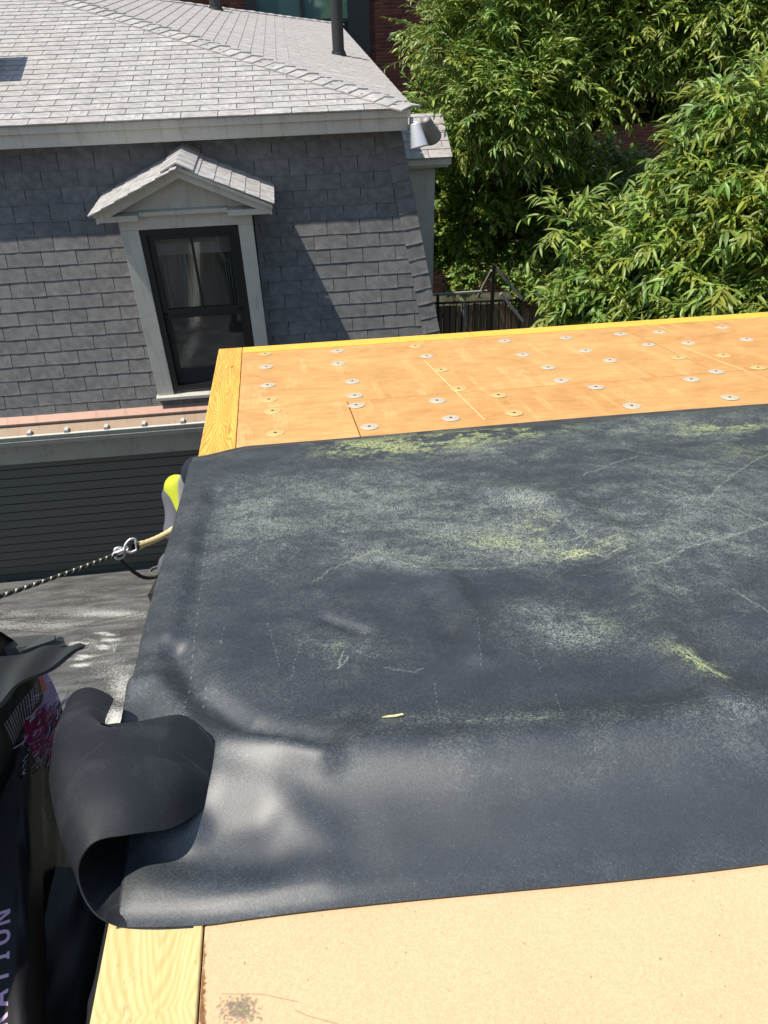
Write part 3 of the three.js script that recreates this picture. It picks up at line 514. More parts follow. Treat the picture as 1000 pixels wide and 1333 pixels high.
// ================================================================ THE RUBBER MEMBRANE
const membrane = roofThing('rubber_membrane', 'black rubber membrane half unrolled over the roof with its corner folded back', 'roofing membrane');
const MS0 = -0.2, MT0 = 1.62, MW = 2.9, MHt = 2.25, MCW = 2048, MCH = 1589;
let memMat, memFlap, sheetHeight;
{
  const toC = (px, py) => { const [s, t] = st(px, py, 0.006); return [(s - MS0) / MW * MCW, (t - MT0) / MHt * MCH]; };
  const E = (px, py, ax, ay, bx, by, k) => { const c = toC(px, py), a = toC(px + ax, py + ay), b = toC(px + bx, py + by); const m = [a[0] - c[0], a[1] - c[1], b[0] - c[0], b[1] - c[1]], d = m[0] * m[3] - m[2] * m[1]; return [c[0], c[1], m[3] / d, -m[2] / d, -m[1] / d, m[0] / d, k]; };
  const inE = (e, x, y) => { const dx = x - e[0], dy = y - e[1], p = e[2] * dx + e[3] * dy, q = e[4] * dx + e[5] * dy, r = p * p + q * q; return r > 4 ? 0 : e[6] * Math.exp(-r * 1.6); };
  // chalky dust (a) and yellow pollen (b) patches; clean, bluish rubber (c)
  const dust = [E(640, 705, 130, 10, 10, 34, 0.75), E(720, 720, 100, 0, 0, 30, 0.8), E(520, 735, 110, 10, 0, 24, 0.6), E(430, 660, 110, 0, 0, 60, 0.5), E(330, 690, 70, 0, -10, 80, 0.5), E(560, 650, 200, 0, 0, 40, 0.45), E(860, 690, 160, 30, 0, 50, 0.35), E(730, 830, 90, 10, 20, 50, 0.7), E(470, 850, 90, 0, 0, 40, 0.62), E(560, 800, 110, 20, 0, 40, 0.42), E(850, 770, 50, 60, 30, -20, 0.55), E(900, 640, 120, 0, 0, 60, 0.4), E(960, 700, 100, 0, 0, 70, 0.25), E(620, 590, 160, 0, 0, 24, 0.5), E(880, 560, 180, -14, 0, 22, 0.55), E(690, 660, 40, 10, 10, 30, 0.5), E(960, 960, 120, -6, 0, 30, 0.35), E(650, 960, 200, 0, 0, 16, 0.35)];
  const pollen = [E(560, 578, 120, -8, 0, 17, 1.5), E(470, 592, 60, 0, 0, 14, 0.9), E(620, 572, 60, -4, 0, 10, 1.0), E(680, 566, 90, -6, 0, 9, 0.7), E(940, 562, 90, -4, 0, 10, 1.0), E(915, 892, 42, 26, -12, 14, 0.75), E(870, 868, 25, 16, -8, 10, 0.3), E(760, 725, 60, -3, 0, 13, 0.6), E(700, 690, 30, 10, 0, 30, 0.6), E(640, 712, 90, 0, 0, 14, 0.45), E(840, 800, 14, 20, -14, 8, 0.5), E(790, 820, 40, 0, 0, 25, 0.25), E(440, 860, 14, 0, -6, 22, 0.35), E(980, 590, 70, 0, 0, 20, 0.4)];
  const clean = [E(540, 790, 120, 0, 0, 34, 0.9), E(640, 770, 120, -4, 0, 22, 0.8), E(500, 1110, 700, -40, 0, 90, 1), E(900, 1060, 300, -20, 0, 60, 0.8), E(560, 830, 170, 0, 0, 60, 1), E(640, 900, 260, 0, 0, 60, 1), E(500, 765, 90, 0, 0, 20, 1), E(780, 760, 60, 40, 30, -30, 0.8), E(330, 830, 70, 0, 0, 120, 0.8), E(850, 910, 120, 20, 0, 40, 0.6)];
  const [c, x] = paint(MCW, MCH, (u, v, i, j) => {
    let a = 0.25, b = 0, k = 0; for (const e of dust) a += inE(e, i, j); for (const e of pollen) b += inE(e, i, j); for (const e of clean) k += inE(e, i, j);
    k = clamp(k); a *= 1 - 0.7 * k;
    const n = fbm(i / 60, j / 34, 5), f = fbm(i / 13 + 50, j / 9, 3), w = rnd(), gr = fbm(i / 2.1, j / 2.1, 2), wx = 190 * (fbm(i / 240 + 11, j / 240, 3) - 0.5), wy = 150 * (fbm(i / 210, j / 210 + 31, 3) - 0.5), sweep = fbm((i + wx) / 110 + j / 60, (j + wy) / 34 - i / 90, 4), sw2 = fbm((i + wx * 1.4) / 26 - j / 70, (j + wy) / 90 + i / 60, 4);
    let d = clamp(a * (0.62 + 0.55 * smooth(0.34, 0.70, n * 0.6 + sweep * 0.4) + 0.3 * smooth(0.5, 0.75, sw2))) * smooth(0.28, 0.82, 0.40 * gr + 0.18 * f + 0.44 * w);
    let p = clamp(b * 1.3 * smooth(0.40, 0.64, n * 0.3 + f * 0.35 + sweep * 0.35)) * smooth(0.32, 0.62, 0.6 * gr + 0.4 * w);
    if (f > 0.70 && w > 0.6) d += 0.16 * a;
    if (w > 0.9988) d += 0.4;
    d = clamp(d * 1.25, 0, 0.82); p = clamp(p * 0.95, 0, 0.85);
    const g = 9 * (w - 0.5) + 8 * (n - 0.5) + 7 * (gr - 0.5);
    let R = 35 + g, Gc = 41 + g, B = 48 + g;
    R = mix(R, 162, d); Gc = mix(Gc, 170, d); B = mix(B, 156, d);
    return [mix(R, 188, p), mix(Gc, 196, p), mix(B, 122, p)];
  });
  // scratches, creases and snapped dashes
  const line = (pts, col, w, dash) => { x.strokeStyle = col; x.lineWidth = w * 0.62; if (!dash) dash = [rr(3, 14), rr(1, 5), rr(2, 22), rr(2, 9)]; x.lineCap = 'round'; if (dash) x.setLineDash(dash); x.beginPath(); pts.forEach((p, i) => { const q = toC(...p); i ? x.lineTo(...q) : x.moveTo(...q); }); x.stroke(); x.setLineDash([]); };
  const rough = (pts, col, w, n = 6, amp = 2.5, dash) => { const o = []; for (let i = 0; i + 1 < pts.length; i++) for (let k = 0; k < n; k++) { const t = k / n; o.push([mix(pts[i][0], pts[i + 1][0], t) + rr(-amp, amp), mix(pts[i][1], pts[i + 1][1], t) + rr(-amp, amp) * 0.6]); } o.push(pts[pts.length - 1]); line(o, col, w, dash); };
  for (const d of [[[272, 690], [262, 780], [254, 850], [246, 930], [243, 970]], [[340, 675], [335, 740]], [[293, 828], [287, 858]], [[455, 645], [444, 725]], [[270, 905], [265, 935]]]) rough(d, 'rgba(190,194,188,0.6)', 1.9, 8, 0.9, [5, 12, 2, 16, 9, 30, 3, 8]);
  for (const d of [[[350, 820], [365, 880]], [[392, 850], [380, 900]], [[565, 905], [572, 955]], [[690, 850], [704, 892]], [[722, 920], [730, 960]], [[622, 820], [626, 885]]]) rough(d, 'rgba(184,188,180,0.4)', 2.0, 8, 1.6, [6, 5, 2, 7]);
  for (let k = 0; k < 3; k++) { rough([[410, 765], [432, 748], [465, 736], [490, 723], [512, 738], [545, 748], [600, 748], [660, 745], [700, 735]], 'rgba(180,188,156,0.42)', 1.8, 10, 3); rough([[455, 868], [440, 885], [448, 860]], 'rgba(190,192,180,0.4)', 2, 6, 2); rough([[500, 882], [540, 890], [552, 884]], 'rgba(180,184,176,0.35)', 1.6, 6, 2.4); }
  for (let k = 0; k < 4; k++) { rough([[725, 738], [745, 732], [765, 728], [790, 735], [812, 729]], 'rgba(196,200,160,0.5)', 2, 6, 3); rough([[735, 684], [750, 700], [765, 712], [755, 725], [735, 735]], 'rgba(190,195,160,0.4)', 1.6, 5, 3); rough([[665, 650], [672, 690], [668, 720]], 'rgba(176,182,140,0.3)', 2, 6, 4); rough([[690, 715], [740, 712], [765, 702]], 'rgba(190,195,165,0.4)', 1.5, 6, 2); rough([[668, 735], [675, 718], [690, 730]], 'rgba(190,195,165,0.35)', 1.5, 6, 2); }
  for (let k = 0; k < 9; k++) rough([[884 + rr(-4, 10), 868 + rr(-4, 8)], [905 + rr(-10, 10), 890 + rr(-6, 6)], [945 + rr(-8, 8), 912 + rr(-6, 2)]], 'rgba(206,212,160,0.6)', 1.6, 5, 4);
  for (let k = 0; k < 40; k++) { const t = rnd(), px = mix(872, 938, t) + rr(-10, 10), py = mix(866, 908, t) + rr(-10, 8); rough([[px, py], [px + rr(5, 16), py + rr(4, 12)]], `rgba(204,212,158,${rr(0.3, 0.8)})`, rr(0.8, 2), 3, 1); }
  for (let k = 0; k < 150; k++) { const px = rr(740, 1010), py = rr(575, 760), l = rr(8, 70), a = rnd() < 0.7 ? rr(0.15, 0.45) : rr(-0.5, -0.1); rough([[px, py], [px + Math.cos(a) * l, py + Math.sin(a) * l * 0.75]], `rgba(186,194,172,${rr(0.2, 0.75)})`, rr(0.9, 2), 3, 0.8); }
  for (const d of [[[795, 565], [870, 572], [980, 570]], [[800, 588], [860, 600], [960, 616], [1000, 622]], [[855, 640], [940, 665], [1000, 690]], [[1000, 596], [950, 625], [915, 662]], [[840, 745], [900, 720], [1000, 690]], [[760, 625], [800, 610], [830, 600]], [[950, 776], [1000, 812]], [[755, 610], [800, 616]]]) { rough(d, 'rgba(196,202,174,0.6)', 1.5, 8, 1.6); rough(d, 'rgba(196,202,174,0.45)', 1.3, 8, 3.2); rough(d, 'rgba(188,192,168,0.3)', 4, 8, 3); }
  for (let k = 0; k < 420; k++) { const px = rr(290, 1000), py = rr(585, 860), l = rr(4, 46), a = rnd() < 0.5 ? rr(0.1, 0.5) : rr(-0.9, 0.2); rough([[px, py], [px + Math.cos(a) * l, py + Math.sin(a) * l]], `rgba(180,186,172,${rr(0.1, 0.42)})`, rr(0.6, 1.5), 3, 0.7); }
  rough([[580, 966], [700, 955], [800, 944], [1000, 940]], 'rgba(196,198,196,0.45)', 1.4, 24, 1.6, [8, 7, 2, 10]); rough([[470, 990], [560, 985], [760, 970]], 'rgba(186,188,190,0.3)', 1.2, 24, 1.6, [4, 9]);
  const [rc] = paint(256, 256, (u, v, i, j) => { const g = 128 + 26 * ((i & 1) ^ (j & 1) ? 1 : -1) + 130 * (rnd() - 0.5); return [g, g, g]; });
  const weave = scaled(tex(rc, false), 1 / 0.31, 1 / 0.31);
  const mt = tex(c, true, false); mt.repeat.set(1 / MW, -1 / MHt); mt.offset.set(-MS0 / MW, 1 + MT0 / MHt);
  memMat = new THREE.MeshPhysicalMaterial({ map: mt, roughness: 0.52, bumpMap: weave, bumpScale: 0.0002, ior: 1.85, side: THREE.DoubleSide });
  const [fc, fx] = paint(512, 512, (u, v, i, j) => { const n = fbm(i / 70, j / 70, 4), w = rnd(), d = Math.max(0, n - 0.52) * 60 * (0.4 + w) + (w > 0.996 ? 34 : 0); const g = 33 + 8 * (n - 0.5) + 7 * (w - 0.5) + d; return [g, g + 3, g + 8]; });
  for (let k = 0; k < 90; k++) { fx.strokeStyle = `rgba(120,126,130,${rr(0.08, 0.4)})`; fx.lineWidth = rr(0.5, 1.3); const X = rr(0, 512), Y = rr(0, 512), a = rr(0, 6.3), l = rr(6, 60); fx.beginPath(); fx.moveTo(X, Y); fx.quadraticCurveTo(X + Math.cos(a) * l * 0.5 + rr(-5, 5), Y + Math.sin(a) * l * 0.5 + rr(-5, 5), X + Math.cos(a) * l, Y + Math.sin(a) * l); fx.stroke(); }
  memFlap = new THREE.MeshPhysicalMaterial({ map: scaled(tex(fc), 2, 2), roughness: 0.6, bumpMap: weave, bumpScale: 0.0002, ior: 1.38, side: THREE.DoubleSide });
}
// a sheet with real thickness from a grid of points
function sheet(grid, thick, skip) {
  const nu = grid.length, nv = grid[0].length, N = [];
  for (let i = 0; i < nu; i++) { N.push([]); for (let j = 0; j < nv; j++) { const a = grid[Math.min(i + 1, nu - 1)][j].clone().sub(grid[Math.max(i - 1, 0)][j]), b = grid[i][Math.min(j + 1, nv - 1)].clone().sub(grid[i][Math.max(j - 1, 0)]); const n = b.cross(a); if (n.lengthSq() < 1e-16) n.set(0, 1, 0); N[i].push(n.normalize()); } }
  const pos = [], nor = [], uv = [], idx = [], id = (i, j, k) => (i * nv + j) * 2 + k;
  for (let i = 0; i < nu; i++) for (let j = 0; j < nv; j++) for (let k = 0; k < 2; k++) { const p = grid[i][j].clone().addScaledVector(N[i][j], k ? -thick : 0), n = N[i][j]; pos.push(p.x, p.y, p.z); const q = k ? -1 : 1; nor.push(n.x * q, n.y * q, n.z * q); uv.push(grid[i][j].x, grid[i][j].z); }
  const has = (i, j) => i >= 0 && j >= 0 && i < nu - 1 && j < nv - 1 && !(skip && skip(i, j));
  for (let i = 0; i < nu - 1; i++) for (let j = 0; j < nv - 1; j++) if (has(i, j)) {
    idx.push(id(i, j, 0), id(i, j + 1, 0), id(i + 1, j + 1, 0), id(i, j, 0), id(i + 1, j + 1, 0), id(i + 1, j, 0));
    idx.push(id(i, j, 1), id(i + 1, j + 1, 1), id(i, j + 1, 1), id(i, j, 1), id(i + 1, j, 1), id(i + 1, j + 1, 1));
  }
  const edge = (a, b) => { const base = pos.length / 3; for (const [i, j] of [a, b]) for (let k = 0; k < 2; k++) { const o = id(i, j, k) * 3; pos.push(pos[o], pos[o + 1], pos[o + 2]); nor.push(0, 0, 0); uv.push(uv[id(i, j, k) * 2], uv[id(i, j, k) * 2 + 1]); } idx.push(base, base + 1, base + 3, base, base + 3, base + 2); const A = V(...pos.slice(base * 3, base * 3 + 3)), B = V(...pos.slice(base * 3 + 3, base * 3 + 6)), C = V(...pos.slice(base * 3 + 9, base * 3 + 12)), n = B.sub(A).cross(C.sub(A)).normalize(); for (let k = 0; k < 4; k++) { nor[(base + k) * 3] = n.x; nor[(base + k) * 3 + 1] = n.y; nor[(base + k) * 3 + 2] = n.z; } };
  for (let i = 0; i < nu - 1; i++) for (let j = 0; j < nv - 1; j++) if (has(i, j)) {
    if (!has(i - 1, j)) edge([i, j + 1], [i, j]); if (!has(i + 1, j)) edge([i + 1, j], [i + 1, j + 1]);
    if (!has(i, j - 1)) edge([i, j], [i + 1, j]); if (!has(i, j + 1)) edge([i + 1, j + 1], [i, j + 1]);
  }
  const g = new THREE.BufferGeometry(); g.setAttribute('position', new THREE.Float32BufferAttribute(pos, 3)); g.setAttribute('normal', new THREE.Float32BufferAttribute(nor, 3)); g.setAttribute('uv', new THREE.Float32BufferAttribute(uv, 2)); g.setIndex(idx); return g;
}
{
  // rises and hollows of the sheet, as ridge lines over the roof: [points of the photograph], height, half width
  const ridges = [
    [[[300, 1002], [450, 990], [600, 990], [800, 970], [1050, 944], [1300, 920]], 0.026, 0.07],
    [[[205, 895], [250, 955], [300, 990], [420, 1008]], 0.02, 0.032],
    [[[228, 850], [255, 905], [320, 955], [420, 985]], -0.02, 0.03],
    [[[640, 640], [730, 655], [800, 700], [848, 780], [875, 850], [930, 915]], 0.022, 0.055],
    [[[830, 680], [890, 790], [930, 870]], -0.010, 0.05],
    [[[585, 750], [612, 800], [622, 860]], 0.010, 0.03],
    [[[560, 775], [585, 830]], -0.006, 0.03],
    [[[415, 770], [488, 728], [560, 745]], 0.006, 0.022],
    [[[425, 808], [475, 826]], -0.008, 0.018],
    [[[262, 640], [240, 740], [222, 830]], 0.010, 0.03], [[[285, 640], [262, 760], [240, 850]], -0.006, 0.03],
    [[[300, 1035], [350, 1036]], 0.010, 0.055], [[[285, 1085], [335, 1078]], -0.009, 0.04],
    [[[385, 1070], [420, 1090]], 0.006, 0.035],
    [[[200, 1088], [245, 1084]], 0.012, 0.03], [[[190, 1150], [320, 1158], [420, 1140]], 0.010, 0.04], [[[240, 1118], [350, 1122]], -0.008, 0.035],
    [[[330, 590], [420, 575], [520, 580]], 0.006, 0.05], [[[450, 620], [640, 600]], 0.005, 0.06],
  ].map(([pts, a, w]) => [pts.map((p) => st(...p, 0.02)), a, w]);
  const segD = (x, y, P) => { let m = 9; for (let i = 0; i + 1 < P.length; i++) { const [ax, ay] = P[i], [bx, by] = P[i + 1], dx = bx - ax, dy = by - ay, t = clamp(((x - ax) * dx + (y - ay) * dy) / (dx * dx + dy * dy)); m = Math.min(m, Math.hypot(x - ax - t * dx, y - ay - t * dy)); } return m; };
  const frontT = (s) => 3.696 + 0.30 * smooth(-0.1, 0.16, s) * 0.09 + 0.053 * smooth(0.1, 1.1, s);
  const backT = (s) => 1.79 - 0.075 * smooth(-0.02, 0.2, s) + 0.016 * s + 0.012 * Math.sin(s * 2.1 + 1) - 0.009;
  const hgt = (s, t) => {
    const f = frontT(s), b = backT(s); let h = 0.006 + 0.036 * smooth(0, 0.27, f - t) * (0.55 + 0.45 * smooth(0.9, 0.2, f - t)) * smooth(0, 0.12, t - b) + 0.012 * (fbm(s * 2.2 + 3, t * 2.6, 3) - 0.5) * smooth(0, 0.15, t - b) + 0.003 * (fbm(s * 9, t * 9, 2) - 0.5);
    for (const [P, a, w] of ridges) { const d = segD(s, t, P); if (d < w * 3) h += a * Math.exp(-(d * d) / (w * w)); }
    const fl = smooth(0, 0.035, f - t) * smooth(0, 0.03, t - b); return Math.max(0.0068, mix(0.0068, h, fl));
  };
  sheetHeight = hgt;
  const NU = 300, NV = 250, grid = [];
  for (let i = 0; i <= NU; i++) {
    grid.push([]);
    for (let j = 0; j <= NV; j++) {
      const q = i / NU, v = j / NV; let s;
      const drop = 24;   // first columns hang over the edge
      if (i < drop) s = -0.001; else s = Math.pow((i - drop) / (NU - drop), 1.25) * 3.2;
      const tb = backT(s), tf = frontT(s); let t = mix(tb, tf, v);
      // beyond t = 3.12 the left margin belongs to the folded corner: start further in
      const cut = smooth(3.275, 3.34, t); const s2 = s + 0.02 * cut * Math.exp(-s * 9);
      let h = hgt(s2, t), x = s2;
      if (i < drop) { const a = (drop - i) / drop, hang = mix(0.085, 0.02, cut), bulge = mix(0.012 + 0.022 * smooth(1.85, 3.0, t), 0.0, cut), wv = 0.006 * Math.sin(t * 7) * a; if (a < 0.4) { const k = a / 0.4 * Math.PI / 2; x = s2 - (bulge + 0.010) * Math.sin(k) - 0.001; h -= 0.018 * (1 - Math.cos(k)); } else { x = s2 - (bulge + 0.011) + wv * (a - 0.4) - 0.016 * (a - 0.4) / 0.6 * (1 - cut); h -= 0.018 + (a - 0.4) / 0.6 * hang; } }
      grid[i].push(V(x, h, t));
    }
  }
  part('main_sheet', sheet(grid, 0.0022), memMat, membrane);
  // the corner of the sheet, curled up and folded back on itself: five cross-sections from the near edge to the far cut, [px, py, height]
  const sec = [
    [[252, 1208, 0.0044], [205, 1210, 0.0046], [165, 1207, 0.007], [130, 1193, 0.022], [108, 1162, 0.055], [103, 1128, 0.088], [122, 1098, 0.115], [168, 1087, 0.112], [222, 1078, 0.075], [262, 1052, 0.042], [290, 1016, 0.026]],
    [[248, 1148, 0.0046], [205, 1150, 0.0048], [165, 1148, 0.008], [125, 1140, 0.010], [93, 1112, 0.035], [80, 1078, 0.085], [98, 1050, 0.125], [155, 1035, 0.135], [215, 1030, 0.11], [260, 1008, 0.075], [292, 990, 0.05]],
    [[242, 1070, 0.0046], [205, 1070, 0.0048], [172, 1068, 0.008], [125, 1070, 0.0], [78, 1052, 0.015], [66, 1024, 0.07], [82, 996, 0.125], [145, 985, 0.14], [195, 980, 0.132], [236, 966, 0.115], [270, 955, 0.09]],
    [[239, 1035, 0.0046], [205, 1035, 0.0048], [175, 1034, 0.007], [128, 1038, -0.006], [80, 1022, 0.008], [68, 994, 0.06], [82, 966, 0.115], [128, 955, 0.135], [168, 950, 0.134], [205, 942, 0.126], [236, 932, 0.112]],  // free end widened here so dark rubber stands in for its cast shadow
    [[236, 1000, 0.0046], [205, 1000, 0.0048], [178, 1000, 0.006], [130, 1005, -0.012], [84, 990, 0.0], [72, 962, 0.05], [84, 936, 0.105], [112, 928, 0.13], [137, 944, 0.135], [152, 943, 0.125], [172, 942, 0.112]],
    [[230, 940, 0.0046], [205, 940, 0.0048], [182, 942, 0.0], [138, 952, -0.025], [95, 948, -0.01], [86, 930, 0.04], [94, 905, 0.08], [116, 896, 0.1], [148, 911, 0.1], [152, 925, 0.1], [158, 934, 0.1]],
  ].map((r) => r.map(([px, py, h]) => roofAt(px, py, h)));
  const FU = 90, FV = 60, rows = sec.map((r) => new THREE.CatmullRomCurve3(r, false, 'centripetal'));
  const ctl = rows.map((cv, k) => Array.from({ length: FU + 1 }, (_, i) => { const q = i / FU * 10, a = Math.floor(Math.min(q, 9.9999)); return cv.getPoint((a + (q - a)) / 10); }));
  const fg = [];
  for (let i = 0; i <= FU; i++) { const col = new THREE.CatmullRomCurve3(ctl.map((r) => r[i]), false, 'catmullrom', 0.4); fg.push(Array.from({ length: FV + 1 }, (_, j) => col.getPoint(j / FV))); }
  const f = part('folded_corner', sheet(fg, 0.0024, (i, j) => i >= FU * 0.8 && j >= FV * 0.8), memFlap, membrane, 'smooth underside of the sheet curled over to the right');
  // printed code on the underside: three short rows of dots
  const ink = std({ color: lin(0.30, 0.31, 0.32), roughness: 0.8 });
  const proj = (px, py) => { // nearest point of the folded corner along the line of sight
    let best = null, bd = 1e9; const cs = CAM.clone().applyMatrix4(roofInv), d = ray(px, py).clone().transformDirection(roofInv);
    for (const col of fg.slice(Math.floor(FU * 0.5))) for (const p of col) { const w = p.clone().sub(cs), k = w.dot(d), e = w.addScaledVector(d, -k).length(); if (e < bd) { bd = e; best = p; } } return best; };
  for (const [p0, p1] of [[[153, 1046], [180, 1036]], [[217, 1005], [242, 985]]]) {
    const g = []; for (let r = 0; r < 2; r++) for (let k = 0; k < 12; k++) if (rnd() < 0.8) { const q = proj(mix(p0[0], p1[0], k / 11), mix(p0[1], p1[1], k / 11) + r * 4 - 2); g.push(new THREE.SphereGeometry(0.0011, 5, 4).scale(1, 0.45, 1).translate(q.x, q.y + 0.0006, q.z)); }
    part('print_mark', g, ink, f);
  }
}
{ // a pale sliver lying on the membrane
  const [s, t] = st(512, 945, 0.03), o = roofThing('wood_sliver', 'small pale yellow wood sliver lying on the black membrane', 'wood sliver');
  const sh = new THREE.Shape(); sh.moveTo(-0.02, 0.001); sh.lineTo(-0.008, 0.003); sh.lineTo(0.004, 0.0022); sh.lineTo(0.019, 0.0035); sh.lineTo(0.02, 0.001); sh.lineTo(0.006, -0.001); sh.lineTo(-0.006, 0.0); sh.closePath();
  const m = part('splinter', new THREE.ExtrudeGeometry(sh, { depth: 0.002, bevelEnabled: true, bevelSize: 0.0006, bevelThickness: 0.0005, bevelSegments: 1 }).rotateX(-Math.PI / 2), std({ color: lin(0.72, 0.66, 0.34) }), o);
  m.position.set(s, Math.max(sheetHeight(s, t), sheetHeight(s - 0.015, t), sheetHeight(s + 0.015, t)) + 0.0012, t);
}

// ================================================================ LOWER ROOF BETWEEN THE HOUSES
const LRA = rad(24), LR0 = 2.42, LRZ = -0.02;   // rises towards the camera from the foot of the siding
const lrPlaneN = MZ.clone().multiplyScalar(-Math.sin(LRA)).add(V(0, Math.cos(LRA), 0)).normalize();
const lrAt = (px, py) => { const r = ray(px, py), o = houseW(0, LR0, LRZ); return CAM.clone().addScaledVector(r, o.sub(CAM).dot(lrPlaneN) / r.dot(lrPlaneN)); };
{
  const toU = (px, py) => { const p = lrAt(px, py); return [p.dot(UX), (p.dot(MZ) - HZ - LRZ) / Math.cos(LRA)]; };
  const X0 = -3.8, VW = 3.6, VH = 3.6, C = 1280, cv = (px, py) => { const [a, b] = toU(px, py); return [(a - X0) / VW * C, b / VH * C]; };
  const [c, x] = paint(C, C, (u, v, i, j) => { const n = fbm(i / 70, j / 24, 4), g = 90 + 70 * (n - 0.5) + 56 * (rnd() - 0.5) + 26 * (fbm(i / 4, j / 4, 2) - 0.5); return [g, g + 1, g]; });
  const blot = (px, py, rx, ry, n, col) => { for (let k = 0; k < n; k++) { const a = (rnd() + rnd() + rnd() - 1.5) / 1.5, b = (rnd() + rnd() + rnd() - 1.5) / 1.5, q = cv(px + a * rx, py + b * ry); x.fillStyle = `rgba(${col},${rr(0.25, 0.8)})`; x.fillRect(q[0], q[1], rr(1, 3.4), rr(1, 2.6)); } };
  for (let k = 0; k < 14; k++) blot(rr(-40, 200), 798 + rr(-5, 5), 70, 6, 500, '205,207,200');
  for (let k = 0; k < 10; k++) blot(rr(-20, 110), 812 + rr(-3, 6), 50, 6, 400, '200,202,196');
  for (let k = 0; k < 9; k++) blot(rr(60, 150), rr(765, 785), 30, 4, 140, '170,172,168');
  blot(160, 895, 25, 30, 2600, '206,206,198'); blot(150, 870, 45, 22, 1400, '190,190,184'); blot(150, 932, 24, 16, 1800, '214,214,206');
  x.lineCap = 'round';
  const ln = (pts, col, w) => { x.strokeStyle = col; x.lineWidth = w; x.beginPath(); pts.forEach((p, i) => { const q = cv(p[0] + rr(-1, 1), p[1] + rr(-0.6, 0.6)); i ? x.lineTo(...q) : x.moveTo(...q); }); x.stroke(); };
  for (const p of [[[95, 838], [115, 832], [125, 836], [118, 846], [100, 848]], [[130, 826], [140, 823]], [[132, 832], [150, 838], [165, 830]], [[128, 842], [150, 840], [148, 848], [130, 852]], [[100, 856], [130, 852]], [[95, 866], [122, 862]]]) for (let k = 0; k < 4; k++) { ln(p.map(([a, b]) => [a + rr(-4, 4), b + rr(-2, 2)]), `rgba(206,208,202,${rr(0.15, 0.45)})`, rr(1.5, 4)); blot(p[0][0] + rr(0, 20), p[0][1] + rr(-3, 3), 14, 3, 160, '212,214,206'); }
  for (const p of [[[0, 806], [60, 812], [120, 806]], [[0, 820], [70, 824], [150, 804], [200, 795]], [[95, 822], [140, 812], [200, 798]], [[40, 775], [120, 768], [190, 760]]]) ln(p, 'rgba(40,42,40,0.7)', 4);
  for (let k = 0; k < 170; k++) { const px = rr(-10, 200), py = rr(762, 870), l = rr(8, 50); ln([[px, py], [px + l * 0.5, py - l * 0.08], [px + l, py - l * 0.12 + rr(-2, 2)]], `rgba(${rnd() < 0.6 ? '58,60,58' : '176,178,172'},${rr(0.15, 0.5)})`, rr(1, 3)); }
  const mt = tex(c, true, false); mt.repeat.set(1 / VW, -1 / VH); mt.offset.set(-X0 / VW, 1);
  const o = houseThing('lower_roof', 'weathered grey roll-roofed lower roof between the houses with white patches', 'roof');
  const P = []; const g = new THREE.PlaneGeometry(10, 5.2, 80, 60); const p = g.attributes.position, uv = g.attributes.uv;
  for (let i = 0; i < p.count; i++) { const a = p.getX(i) - 4.2, b = 2.6 - p.getY(i), w = 0.02 * (fbm(a * 3, b * 4, 3) - 0.5) * Math.min(1, b * 2); p.setXYZ(i, a, LR0 + b * Math.sin(LRA) + w, LRZ + b * Math.cos(LRA)); uv.setXY(i, a, b); }
  g.computeVertexNormals(); void P;
  // normals face up
  const idx = g.index.array; for (let i = 0; i < idx.length; i += 3) { const q = idx[i]; idx[i] = idx[i + 1]; idx[i + 1] = q; } g.computeVertexNormals(); if (g.attributes.normal.getY(0) < 0) { for (let i = 0; i < idx.length; i += 3) { const q = idx[i]; idx[i] = idx[i + 1]; idx[i + 1] = q; } g.computeVertexNormals(); }
  part('roll_roofing', g, std({ map: mt, bumpMap: granB, bumpScale: 0.004, roughness: 0.95 }), o);
  part('wall', box(-9.2, 0.8, 0, 2.38, 0, 4.7), sidingMat, o);
}

